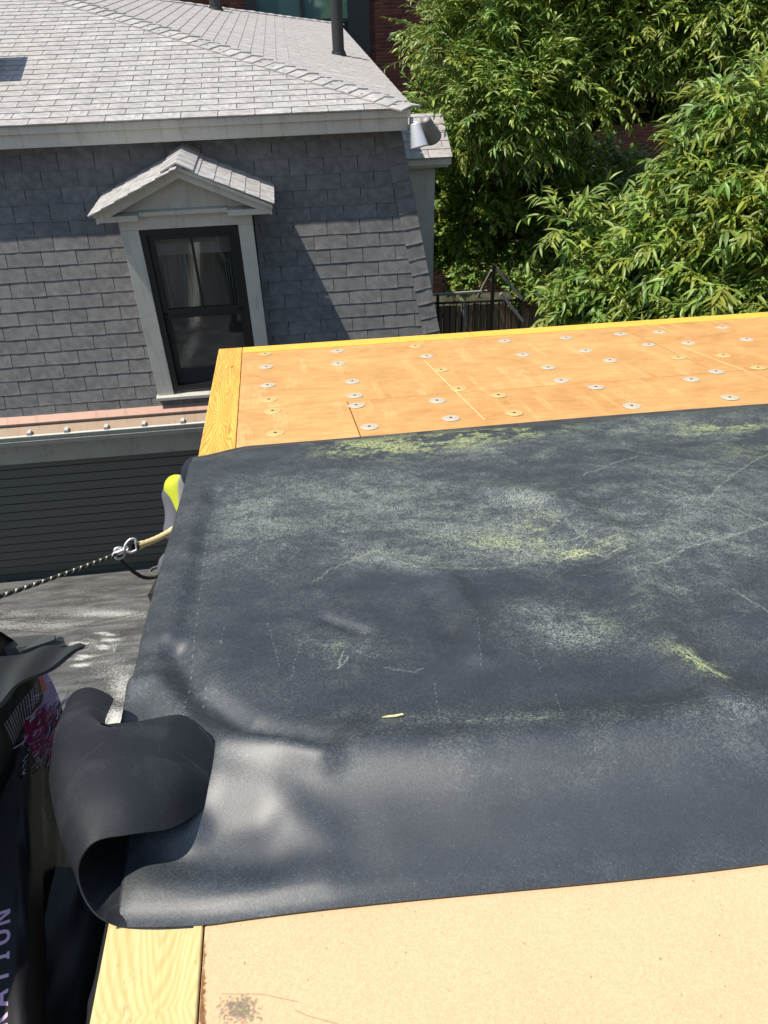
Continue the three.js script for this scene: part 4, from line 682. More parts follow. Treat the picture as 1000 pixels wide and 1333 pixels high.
// ================================================================ WRAPPED BUNDLE, DRAPED SHEETS, TARP IN THE GAP
{
  const SF = -0.265;   // its right face, parallel to our roof edge
  const onFace = (px, py) => { const d = ray(px, py).clone().transformDirection(roofInv), c = CAM.clone().applyMatrix4(roofInv); return c.addScaledVector(d, (SF - c.x) / d.x); };   // -> (s, h, t)
  const T0 = 2.75, TW = 1.9, H0 = -1.3, HW = 1.9, C = 1400;
  const cv = (px, py) => { const p = onFace(px, py); return [(p.z - T0) / TW * C, (1 - (p.y - H0) / HW) * C]; };
  const [c, x] = paint(C, C, (u, v, i, j) => { const n = fbm(i / 90, j / 30, 4), g = 17 + 10 * (n - 0.5) + 5 * (rnd() - 0.5); return [g, g, g + 1]; });
  const poly = (pts, col) => { x.fillStyle = col; x.beginPath(); pts.forEach((p, i) => { const q = cv(...p); i ? x.lineTo(...q) : x.moveTo(...q); }); x.closePath(); x.fill(); };
  const ln = (pts, col, w) => { x.strokeStyle = col; x.lineWidth = w; x.beginPath(); pts.forEach((p, i) => { const q = cv(p[0] + rr(-0.6, 0.6), p[1] + rr(-0.8, 0.8)); i ? x.lineTo(...q) : x.moveTo(...q); }); x.stroke(); };
  // printed wrapper: lilac ground, magenta panel, white strokes
  poly([[72, 868], [94, 858], [94, 888], [100, 890], [96, 930], [84, 965], [66, 992], [48, 990], [42, 960], [42, 938], [60, 915]], '#a08cb0');
  poly([[40, 935], [62, 920], [73, 925], [74, 955], [60, 985], [46, 978]], '#a31262'); poly([[60, 872], [69, 868], [70, 896], [61, 902]], '#b85555');
  poly([[70, 935], [88, 908], [100, 905], [96, 925], [80, 962]], '#2a1c3c');
  for (let k = 0; k < 26; k++) { const y = rr(905, 985), xx = rr(42, 95); ln([[xx, y], [xx + rr(5, 15), y - rr(2, 8)]], `rgba(226,216,232,${rr(0.35, 0.85)})`, rr(2, 5)); }
  for (let k = 0; k < 15; k++) { const t = k / 14; ln([[mix(18, 54, t), mix(940, 886, t)], [mix(28, 57, t), mix(968, 912, t)]], 'rgba(200,196,200,0.75)', 4); }
  for (let k = 0; k < 70; k++) { const xx = rr(30, 80), y = rr(985, 1070); ln([[xx, y], [xx + rr(-4, 6), y + rr(3, 9)]], `rgba(190,180,192,${rr(0.15, 0.6)})`, rr(1.5, 4)); }
  for (let k = 0; k < 12; k++) ln([[70 + rr(0, 24), 868 + rr(0, 26)], [84 + rr(0, 10), 866 + rr(0, 26)]], 'rgba(228,220,224,0.6)', 3);
  const mt = tex(c, true, false);
  const [cr] = paint(512, 512, (u, v, i, j) => { const a = fbm(i / 60, j / 42, 4), g = 255 * clamp(0.5 + 1.6 * (Math.abs(a - 0.5)) - 0.1 + 0.3 * (fbm(i / 20 + 9, j / 60, 3) - 0.5)); return [g, g, g]; });
  const wrap = new THREE.MeshPhysicalMaterial({ map: mt, bumpMap: tex(cr, false), bumpScale: 0.006, roughness: 0.4, ior: 1.5 });
  const o = roofThing('wrapped_bundle', 'tall bundle in black plastic with a frayed magenta and lilac printed panel', 'wrapped bundle');
  const crest = (t) => 0.005 + 0.155 * smooth(2.93, 3.12, t) + 0.10 * smooth(3.1, 3.9, t);
  const NT = 90, NH = 70, pos = [], uv = [], idx = [];
  for (let i = 0; i <= NT; i++) { const t = mix(2.93, 4.6, i / NT); for (let j = 0; j <= NH; j++) { const h = mix(-1.25, crest(t), j / NH), f = smooth(0.85, 1, j / NH); const w = 0.028 * (fbm(t * 5 + 2, h * 3, 3) - 0.5) + 0.008 * (fbm(t * 14, h * 6 + 9, 3) - 0.5) - 0.03 * f * f; pos.push(SF + w - 0.01, h, t); uv.push((t - T0) / TW, (h - H0) / HW); } }
  for (let i = 0; i < NT; i++) for (let j = 0; j < NH; j++) { const a = i * (NH + 1) + j, b = a + NH + 1; idx.push(a, a + 1, b, b, a + 1, b + 1); }
  const g = new THREE.BufferGeometry(); g.setAttribute('position', new THREE.Float32BufferAttribute(pos, 3)); g.setAttribute('uv', new THREE.Float32BufferAttribute(uv, 2)); g.setIndex(idx); g.computeVertexNormals();
  part('printed_face', g, wrap, o);
  // frayed ends of the torn wrapper
  for (const [name, col, n] of [['frayed_white_strip', [0.5, 0.47, 0.5], 46], ['frayed_lilac_strip', [0.38, 0.28, 0.46], 40], ['frayed_pink_strip', [0.40, 0.02, 0.14], 60], ['frayed_dark_strip', [0.02, 0.018, 0.03], 60]]) {
    const gs = []; for (let k = 0; k < n; k++) { const t = rnd(), lilac = name.includes('lilac'), pink = name.includes('pink');
      const px = pink ? rr(46, 76) : lilac ? rr(58, 92) : rr(26, 88), py = (pink ? rr(918, 985) : lilac ? rr(900, 965) : mix(935, 888, (px - 22) / 78) + rr(0, 80)); const l = rr(8, 22), a = 2.25 + 0.25 * (px - 60) / -40 + rr(-0.18, 0.18), c0 = rr(-1.5, 1.5); void t;
      const pts = [0, 0.35, 0.7, 1].map((f) => { const q = onFace(px + Math.cos(a) * l * f + c0 * f * (1 - f) * 3, py + Math.sin(a) * l * f + c0 * f * f); return V(q.x + 0.008 + 0.010 * f * rr(0.4, 1), q.y, q.z); });
      gs.push(new THREE.TubeGeometry(new THREE.CatmullRomCurve3(pts), 5, rr(0.0007, 0.0016), 4, false)); }
    part(name, gs, std({ color: lin(...col), roughness: 0.6 }), o, null, 'stuff');
  }
  const plain = new THREE.MeshPhysicalMaterial({ color: lin(0.02, 0.021, 0.024), roughness: 0.4, bumpMap: tex(cr, false), bumpScale: 0.01 });
  const q = []; const L = 24; const P = []; for (let i = 0; i <= L; i++) { const t = mix(2.93, 4.6, i / L); P.push([SF - 0.035, crest(t), t], [SF - 0.9, crest(t) + 0.12, t], [SF - 0.9, -1.25, t], [SF - 0.05, -1.25, t]); }
  for (let i = 0; i < L; i++) { const a = i * 4, b = a + 4; q.push([a, a + 1, b + 1, b], [a + 1, a + 2, b + 2, b + 1]); } q.push([0, 3, 2, 1], [L * 4, L * 4 + 1, L * 4 + 2, L * 4 + 3]);
  part('plain_wrap', polyGeo(P, q), plain, o);
  { // printed sack tucked between the bundle and the roof edge
    const k = roofThing('printed_sack', 'dark sack with pink block letters along its edge at the bottom corner', 'sack');
    const e0 = roofAt(15, 1345, -0.075), e1 = roofAt(18, 1180, -0.075), n0 = roofAt(-3, 1345, -0.06), U = 40, Wd = 26, C2 = 512;
    const L = 0.62, wd = 0.34, [lc, lx] = paint(1024, C2, (u, v, i, j) => { const g = 24 + 8 * (rnd() - 0.5) + 10 * (fbm(i / 60, j / 20, 3) - 0.5); return [g + 2, g, g + 4]; });
    const dir = e1.clone().sub(e0), len = dir.length(), px = 1024 / L, lw = len / 6 * px; dir.normalize();
    lx.fillStyle = '#d9b3d2'; lx.textAlign = 'center'; const gap = (wd * 0.5 - 0.004);   // the letters' feet stand just inside the rounded edge
    const tall = n0.distanceTo(e0) * 1.15 * (C2 / wd); lx.save();
    'RATION'.split('').forEach((ch, i) => { lx.save(); lx.translate((i + 0.5) * lw, gap / wd * C2); lx.scale(lw / 108, tall / 92); lx.font = 'bold 128px sans-serif'; lx.fillText(ch, 0, 0); lx.restore(); }); lx.restore();
    const lt = tex(lc, true, false), gg = [], across = V(-1, 0.10, 0).normalize();
    for (let i = 0; i <= U; i++) { const a = e0.clone().addScaledVector(dir, (i / U) * L); gg.push(Array.from({ length: Wd + 1 }, (_, j) => { const q = (j / Wd - 0.5) * wd; const p = a.clone(); if (q < 0) p.addScaledVector(across, -q); else { const th = Math.min(q / 0.05, Math.PI / 2 * 0.95); p.x += 0.02 * Math.sin(th); p.y -= 0.02 * (1 - Math.cos(th)) + Math.max(0, q - 0.07); } p.y += 0.006 * Math.sin(i * 0.5 + q * 20) * (q > 0.02 ? 1 : 0.3); return p; })); }
    const sg = sheet(gg.reverse(), 0.003); const uv = sg.attributes.uv, P = sg.attributes.position, v3 = V(0, 0, 0);
    for (let i = 0; i < uv.count; i++) { v3.fromBufferAttribute(P, i).sub(e0); const al = v3.dot(dir); const ac = v3.x - dir.x * al; uv.setXY(i, al / L, 1 - clamp((ac < 0.0 ? wd * 0.5 + ac : wd * 0.5 + ac + Math.max(0, -v3.y - 0.01)) / wd)); }
    part('woven_face', sg, std({ map: lt, roughness: 0.55, side: THREE.DoubleSide }), k);
  }
  // black sheets folded over the far end of the bundle
  const d = roofThing('draped_sheets', 'folded black rubber sheets lying over the far top of the wrapped bundle', 'rubber sheet');
  const blk = new THREE.MeshPhysicalMaterial({ color: lin(0.035, 0.04, 0.042), roughness: 0.55 });
  const R = (px, py, h) => roofAt(px, py, h);
  const lay = (pts, mat, name, th = 0.012, amp = 0.005) => { const n = pts.length, U = 30, Wd = 14, rowsC = [new THREE.CatmullRomCurve3(pts.map((p) => R(...p[0]))), new THREE.CatmullRomCurve3(pts.map((p) => R(...p[1])))]; void n; const gg = []; for (let i = 0; i <= U; i++) { const A = rowsC[0].getPoint(i / U), B = rowsC[1].getPoint(i / U); gg.push(Array.from({ length: Wd + 1 }, (_, j) => { const p = A.clone().lerp(B, j / Wd); p.y += amp * Math.sin(i * 0.5 + j * 0.4); return p; })); } part(name, sheet(gg, th), mat, d); };
  lay([[[112, 840, 0.05], [84, 838, 0.06]], [[72, 863, 0.10], [45, 846, 0.11]], [[27, 890, 0.155], [0, 856, 0.16]], [[-10, 922, 0.19], [-40, 880, 0.19]], [[-80, 1000, 0.27], [-120, 930, 0.27]]], blk, 'top_layer', 0.01);
  lay([[[86, 840, 0.062], [82, 829, 0.05]], [[50, 848, 0.10], [76, 829, 0.06]]], blk, 'middle_layer', 0.02, 0);
  lay([[[70, 833, 0.085], [74, 826, 0.08]], [[28, 847, 0.12], [58, 827, 0.09]]], std({ color: lin(0.09, 0.095, 0.09), roughness: 0.5 }), 'upper_fold', 0.012, 0);  // paler grey imitates sunlight on the top of this black fold
  lay([[[45, 840, 0.09], [60, 826, 0.07]], [[-40, 850, 0.10], [-30, 836, 0.07]]], std({ color: lin(0.06, 0.065, 0.06), roughness: 0.5 }), 'lower_fold', 0.016, 0);  // lightened too, sunlit look put into the colour
  // tarp lying in the gap
  const tp = roofThing('black_tarp', 'crumpled black tarp hanging in the gap beside the roof edge', 'tarp');
  const tg = []; for (let i = 0; i <= 40; i++) { const k = i / 40, s = mix(-0.004, -0.30, k); tg.push(Array.from({ length: 71 }, (_, j) => { const t = mix(3.2, 4.7, j / 70); const fold = 0.015 * Math.sin(k * 5 + 4 * fbm(t * 3, k * 2, 2)) + 0.05 * (fbm(k * 3 + 7, t * 4, 3) - 0.5) + 0.012 * Math.exp(-Math.pow((t - 3.66 - 0.02 * k) / 0.012, 2)); return V(s, mix(-0.10, -0.42, smooth(0, 0.55, k)) + fold * smooth(0, 0.25, k), t); })); }
  part('tarp_sheet', sheet(tg.reverse(), 0.002), new THREE.MeshPhysicalMaterial({ color: lin(0.03, 0.031, 0.034), roughness: 0.45, side: THREE.DoubleSide }), tp);
}

// ================================================================ WORKER, LANYARD, ROPE
function bodyField(bones, cell, blend = 0.02) {   // one continuous skin around tapered bones
  const lo = V(9, 99, 99), hi = V(-99, -99, -99);
  for (const [a, b, ra, rb] of bones) for (const [p, r] of [[a, ra], [b, rb]]) { lo.min(p.clone().subScalar(r + 0.03)); hi.max(p.clone().addScalar(r + 0.03)); }
  const c = lo.clone().add(hi).multiplyScalar(0.5), half = Math.max(hi.x - lo.x, hi.y - lo.y, hi.z - lo.z) / 2 + cell * 2, n = Math.ceil(2 * half / cell);
  const mc = new MarchingCubes(n, new THREE.MeshStandardMaterial(), false, false, 400000); mc.isolation = 0;
  const p = V(0, 0, 0), ab = V(0, 0, 0), ap = V(0, 0, 0);
  const pre = bones.map(([a, b, ra, rb]) => ({ a, d: b.clone().sub(a), l2: Math.max(1e-9, a.distanceToSquared(b)), ra, rb }));
  void ab; void ap;
  for (let k = 0; k < n; k++) for (let j = 0; j < n; j++) for (let i = 0; i < n; i++) {
    p.set((i - n / 2) / (n / 2) * half + c.x, (j - n / 2) / (n / 2) * half + c.y, (k - n / 2) / (n / 2) * half + c.z);
    if (p.x < lo.x || p.x > hi.x || p.y < lo.y || p.y > hi.y || p.z < lo.z || p.z > hi.z) { mc.field[i + j * n + k * n * n] = -1; continue; }
    let s = 0;
    for (const q of pre) { const x = p.x - q.a.x, y = p.y - q.a.y, z = p.z - q.a.z, t = clamp((x * q.d.x + y * q.d.y + z * q.d.z) / q.l2), dx = x - t * q.d.x, dy = y - t * q.d.y, dz = z - t * q.d.z, d = Math.sqrt(dx * dx + dy * dy + dz * dz) - (q.ra + (q.rb - q.ra) * t); s += Math.exp(-d / blend); }
    mc.field[i + j * n + k * n * n] = s > 1e-12 ? blend * Math.log(s) : -1;
  }
  mc.update();
  const m = mc.count ?? mc.geometry.drawRange.count, g = new THREE.BufferGeometry(), P = new Float32Array(m * 3), N = new Float32Array(m * 3);
  for (let i = 0; i < m; i++) { P[i * 3] = mc.positionArray[i * 3] * half + c.x; P[i * 3 + 1] = mc.positionArray[i * 3 + 1] * half + c.y; P[i * 3 + 2] = mc.positionArray[i * 3 + 2] * half + c.z; }
  N.set(mc.normalArray.slice(0, m * 3));
  g.setAttribute('position', new THREE.BufferAttribute(P, 3)); g.setAttribute('normal', new THREE.BufferAttribute(N, 3));
  return g;
}
let worker;
{
  const D = 4.75, K = (px, py, d = D) => at(px, py, d);
  const shL = K(229, 645, 4.80), head = K(261, 622, 4.74), neck = K(249, 646, 4.82), shR = K(276, 640, 4.95), chest = K(256, 668, 4.88), waist = K(256, 708, 4.9), hipL = K(230, 738, 4.86), hipR = K(262, 742, 4.98);
  const elL = K(226, 692, 4.74), wrL = K(258, 700, 4.55), elR = K(285, 690, 4.85), wrR = K(284, 700, 4.6);
  const footY = (p) => { const o = houseW(0, LR0, LRZ); return o.y + (-(p.clone().sub(o).dot(MZ)) * -Math.tan(LRA)); };
  const foot = (p, dx, dz) => { const q = V(p.x + dx, 0, p.z + dz); q.y = LR0 + (q.dot(MZ) - HZ - LRZ) * Math.tan(LRA) + 0.07; return q; };
  const ftL = foot(hipL, -0.03, 0.12), ftR = foot(hipR, 0.04, -0.08), knL = hipL.clone().lerp(ftL, 0.52).add(V(0.05, 0, 0.05)), knR = hipR.clone().lerp(ftR, 0.52).add(V(0.05, 0, 0.05));
  worker = thing('person', 'worker bent low beyond the membrane edge in yellow vest and navy cap', 'person', V(hipL.x, Math.min(ftL.y, ftR.y) - 0.07, hipL.z));
  const o = worker.position.clone(); void footY;
  const rel = (p) => p.clone().sub(o);
  const fwd = V(0.9, -0.25, 0.1).normalize();
  const face = head.clone().addScaledVector(fwd, 0.06);
  const sk = [[head, head.clone().add(V(0, 0.03, 0)), 0.095, 0.09], [face, face.clone().add(V(0, -0.05, 0)), 0.065, 0.055], [face.clone().addScaledVector(fwd, 0.05), face.clone().addScaledVector(fwd, 0.066).add(V(0, -0.03, 0)), 0.013, 0.02], [head.clone().add(V(0, -0.02, -0.09)), head.clone().add(V(0, -0.05, -0.09)), 0.018, 0.014], [head.clone().add(V(0, -0.02, 0.09)), head.clone().add(V(0, -0.05, 0.09)), 0.018, 0.014], [head, neck, 0.06, 0.06], [neck, chest, 0.08, 0.14], [shL, shR, 0.075, 0.075], [chest, waist, 0.145, 0.13], [shL.clone().lerp(shR, 0.25), waist, 0.09, 0.11], [shL.clone().lerp(shR, 0.75), waist, 0.09, 0.11], [waist, hipL.clone().lerp(hipR, 0.5), 0.13, 0.13], [hipL, hipR, 0.105, 0.105], [shL, elL, 0.062, 0.05], [elL, wrL, 0.047, 0.034], [shR, elR, 0.062, 0.05], [elR, wrR, 0.047, 0.034], [hipL, knL, 0.095, 0.07], [knL, ftL, 0.065, 0.048], [hipR, knR, 0.095, 0.07], [knR, ftR, 0.065, 0.048]].map(([a, b, r, s]) => [rel(a), rel(b), r, s]);
  const g = bodyField(sk, 0.016);
  // colours by region: skin, grey shirt, dark trousers
  const col = new Float32Array(g.attributes.position.count * 3), hp = rel(hipL.clone().lerp(waist, 0.35)).y, nk = rel(neck).y + 0.02, wl = rel(wrL), wr = rel(wrR), fy = rel(ftL).y + 0.08, hd = rel(head);
  for (let i = 0; i < g.attributes.position.count; i++) { const p = V().fromBufferAttribute(g.attributes.position, i); let c = [0.10, 0.108, 0.13]; if (p.distanceTo(hd) < 0.15 && p.y > nk - 0.03 && p.x > hd.x - 0.05) c = [0.42, 0.24, 0.16]; else if (p.distanceTo(wl) < 0.06 || p.distanceTo(wr) < 0.06) c = [0.42, 0.24, 0.16]; else if (p.y < fy) c = [0.05, 0.035, 0.02]; else if (p.y < hp && p.distanceTo(rel(elL)) > 0.14 && p.distanceTo(rel(elR)) > 0.14) c = [0.10, 0.11, 0.11]; void nk; col.set(c, i * 3); }
  g.setAttribute('color', new THREE.BufferAttribute(col, 3));
  part('body', g, std({ vertexColors: true, roughness: 0.9 }), worker); { const p = g.attributes.position; for (let i = 0; i < p.count; i++) { const y = p.getY(i), f = 0.008 * Math.sin(y * 90 + p.getX(i) * 40 + 3 * fbm(y * 9, p.getZ(i) * 9, 2)); if (col[i * 3] < 0.2) p.setXYZ(i, p.getX(i) + g.attributes.normal.getX(i) * f, y, p.getZ(i) + g.attributes.normal.getZ(i) * f); } }
  // hands on the roof edge
  const hand = (w, e) => { const d = w.clone().sub(e).normalize(), up = V(0, 1, 0), sd = d.clone().cross(up).normalize(), pal = w.clone().addScaledVector(d, 0.075), bs = [[w, pal, 0.028, 0.03], [w.clone().addScaledVector(sd, 0.015), pal.clone().addScaledVector(sd, 0.025), 0.022, 0.02], [w.clone().addScaledVector(sd, -0.015), pal.clone().addScaledVector(sd, -0.025), 0.022, 0.02]]; [[0.033, 0.9], [0.011, 1], [-0.011, 0.95], [-0.033, 0.75]].forEach(([k, l]) => { const a = pal.clone().addScaledVector(sd, k), b = a.clone().addScaledVector(d, 0.045 * l), c2 = b.clone().addScaledVector(d, 0.024 * l).addScaledVector(up, -0.022); bs.push([a, b, 0.0095, 0.009], [b, c2, 0.009, 0.0075]); }); const th = w.clone().addScaledVector(d, 0.03).addScaledVector(sd, 0.03), t2 = th.clone().addScaledVector(sd, 0.03).addScaledVector(d, 0.02); bs.push([th, t2, 0.012, 0.011], [t2, t2.clone().addScaledVector(d, 0.03), 0.011, 0.009]); return bodyField(bs.map(([a, b, r, s]) => [rel(a), rel(b), r, s]), 0.0045, 0.004); };
  part('hand', hand(wrL, elL), std({ color: lin(0.42, 0.24, 0.16) }), worker); part('hand', hand(wrR, elR), std({ color: lin(0.42, 0.24, 0.16) }), worker);
  // vest over the trunk
  const vb = [[K(229, 634, 4.76), K(240, 662, 4.74), 0.052, 0.05], [K(231, 632, 4.78), neck, 0.062, 0.075], [shL.clone().lerp(shR, 0.14), shR.clone().lerp(shL, 0.14), 0.088, 0.088], [chest, waist, 0.165, 0.15], [neck.clone().lerp(chest, 0.35), chest, 0.105, 0.16], [shL.clone().lerp(shR, 0.25), waist, 0.105, 0.128], [shL.clone().lerp(shR, 0.75), waist, 0.105, 0.128]].map(([a, b, r, s]) => [rel(a), rel(b), r, s]);
  const vg = bodyField(vb, 0.014); const vc = new Float32Array(vg.attributes.position.count * 3), A = rel(shL.clone().lerp(shR, 0.28)), AB = rel(waist).sub(A);
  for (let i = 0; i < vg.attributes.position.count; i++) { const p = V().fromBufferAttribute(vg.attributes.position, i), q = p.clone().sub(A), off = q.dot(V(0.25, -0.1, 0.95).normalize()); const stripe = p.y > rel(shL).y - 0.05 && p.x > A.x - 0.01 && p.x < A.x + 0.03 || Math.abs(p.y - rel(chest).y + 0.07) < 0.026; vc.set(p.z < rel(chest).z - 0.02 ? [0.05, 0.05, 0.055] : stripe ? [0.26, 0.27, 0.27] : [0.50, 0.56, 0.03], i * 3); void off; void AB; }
  vg.setAttribute('color', new THREE.BufferAttribute(vc, 3));
  part('safety_vest', vg, std({ vertexColors: true, roughness: 0.75 }), worker);
  // navy cap
  const cp = []; for (let i = 0; i <= 10; i++) { const a = i / 10 * Math.PI / 2 * 1.12; cp.push(new THREE.Vector2(Math.sin(a) * 0.112, Math.cos(a) * 0.118)); }
  const hc = rel(head).add(V(0, 0.028, 0)), cap = new THREE.LatheGeometry(cp.map((p) => p), 24).translate(hc.x, hc.y, hc.z);
  const brim = new THREE.CylinderGeometry(0.1, 0.1, 0.008, 24, 1, false, 0, Math.PI * 2).scale(1.15, 1, 0.8).translate(hc.x + 0.09, hc.y + 0.0, hc.z);
  part('cap', [cap, brim, new THREE.SphereGeometry(0.012, 8, 6).translate(hc.x, hc.y + 0.118, hc.z)], std({ color: lin(0.012, 0.014, 0.03), roughness: 0.9, side: THREE.DoubleSide }), worker);
  part('boot', [...[ftL, ftR].map((p) => new RoundedBoxGeometry(0.27, 0.1, 0.1, 3, 0.035).translate(rel(p).x + 0.06, rel(p).y - 0.02, rel(p).z))], std({ color: lin(0.05, 0.035, 0.02) }), worker);
}
{
  // fall-arrest line: tan lanyard pack, snap hook, rope grab, twisted rope, hanging tail
  const D = 4.45, a = at(228, 688, 4.66), b = at(178, 711, D);
  const ln = thing('lanyard', 'tan webbing lanyard pack stretched from the worker to the rope', 'lanyard', b);
  const rel = (p) => p.clone().sub(b), dir = a.clone().sub(b);
  { const pts = Array.from({ length: 9 }, (_, i) => rel(b.clone().addScaledVector(dir, i / 8)).add(V(0, -0.012 * Math.sin(i / 8 * Math.PI), 0))), n = 24, cv = new THREE.CatmullRomCurve3(pts), g = new THREE.TubeGeometry(cv, n, 1, 12, false), p = g.attributes.position;
    for (let i = 0; i <= n; i++) { const c = cv.getPointAt(i / n), t = i / n, w = 0.024 - 0.005 * smooth(0.02, 0.25, t) + 0.003 * smooth(0.75, 1, t) + 0.001 * Math.sin(i * 2.1); for (let k = 0; k <= 12; k++) { const q = i * 13 + k; p.setXYZ(q, c.x + (p.getX(q) - c.x) * w, c.y + (p.getY(q) - c.y) * w, c.z + (p.getZ(q) - c.z) * w); } }
    part('shock_pack', g, std({ color: lin(0.74, 0.62, 0.34), roughness: 0.9, bumpMap: granB, bumpScale: 0.002 }), ln); }
  part('end_sleeve', bar(rel(b.clone().addScaledVector(dir, -0.06)), rel(b.clone().addScaledVector(dir, 0.02)), 0.022, 12), std({ color: lin(0.05, 0.035, 0.03) }), ln);
  const hookP = [[178, 716], [170, 719], [163, 716], [163, 710], [170, 702], [176, 702], [177, 707]].map(([x, y]) => rel(at(x, y, D - 0.02)));
  part('snap_hook', tube(hookP, 0.008, 40, 8), metalMat, ln);
  part('hook_gate', bar(hookP[6], hookP[0], 0.006), metalMat, ln);
  const gp = at(156, 720, D - 0.02), gr = thing('rope_grab', 'steel rope grab clamped on the rope beside the snap hook', 'rope grab', gp), g = (x, y, dz = 0) => at(x, y, D - 0.02 + dz).sub(gp);
  part('clamp', [tube([g(150, 723), g(150, 715), g(157, 713), g(162, 717), g(160, 725), g(152, 727), g(150, 723)], 0.009, 30, 8), bar(g(148, 722, -0.02), g(162, 716, -0.02), 0.016, 10)], metalMat, gr);
  part('link', [tube([g(160, 716), g(164, 712), g(167, 714), g(163, 718), g(160, 716)], 0.006, 24, 8)], metalMat, gr);
  part('cam_pin', [bar(g(153, 724, 0.03), g(153, 724, -0.03), 0.008), bar(g(158, 722, 0.03), g(158, 722, -0.03), 0.013, 12)], std({ color: lin(0.85, 0.83, 0.78), roughness: 0.4, metalness: 0.4 }), gr);
  // rope of two dark and one pale strand
  const p0 = at(-90, 806, 3.2), p1 = at(157, 719, D), rope = thing('safety_rope', 'taut black and white twisted rope running to the lanyard', 'rope', p1);
  const strand = (A, B, sag, r, ph, turns, rs) => { const pts = [], n = Math.ceil(turns * 8), d = B.clone().sub(A), s = d.clone().cross(V(0, 1, 0)).normalize(), u = s.clone().cross(d).normalize(); for (let i = 0; i <= n; i++) { const t = i / n, f = t * turns * Math.PI * 2 + ph; pts.push(A.clone().addScaledVector(d, t).add(V(0, -sag * 4 * t * (1 - t), 0)).addScaledVector(s, Math.cos(f) * r).addScaledVector(u, Math.sin(f) * r).sub(p1)); } return tube(pts, rs, n * 3, 7); };
  const rb = std({ color: lin(0.03, 0.03, 0.028), roughness: 0.9 }), rw = std({ color: lin(0.62, 0.58, 0.45), roughness: 0.9 });
  const bk = part('dark_strands', [strand(p0, p1, 0.01, 0.0048, 0, 22, 0.0058), strand(p0, p1, 0.01, 0.0048, 2.1, 22, 0.0058)], rb, rope); void bk;
  part('pale_strand', strand(p0, p1, 0.01, 0.0048, 4.2, 22, 0.0052), rw, rope);
  const tail = [[157, 722, D], [158, 730, D + 0.02], [165, 737, D + 0.05], [178, 747, D + 0.1], [190, 752, D + 0.2], [203, 751, D + 0.25], [212, 746, D + 0.3]].map(([x, y, d]) => at(x, y, d).sub(p1));
  part('tail', tube(tail, 0.0115, 60, 9), rb, rope);
  const coil = []; for (let k = 0; k <= 40; k++) { const f = k / 40 * Math.PI * 4, q = lrAt(209, 749).add(V(0, 0.05 + k * 0.0006, 0)); coil.push(q.add(V(Math.cos(f) * 0.10, 0, Math.sin(f) * 0.07)).sub(p1)); }
  part('coil', tube(coil, 0.012, 120, 8), std({ color: lin(0.12, 0.12, 0.11), roughness: 0.9 }), rope);
  const sp = lrAt(196, 783), strap = thing('black_strap', 'black strap end with hook lying on the grey lower roof', 'strap', sp);
  part('webbing', bar4(lrAt(206, 757).sub(sp).add(V(0, 0.02, 0)), lrAt(197, 776).sub(sp).add(V(0, 0.02, 0)), 0.05, 0.012), rb, strap);
  part('hook', bar4(lrAt(195, 776).sub(sp).add(V(0, 0.022, 0)), lrAt(202, 792).sub(sp).add(V(0, 0.022, 0)), 0.035, 0.02), blackMetal, strap);
}

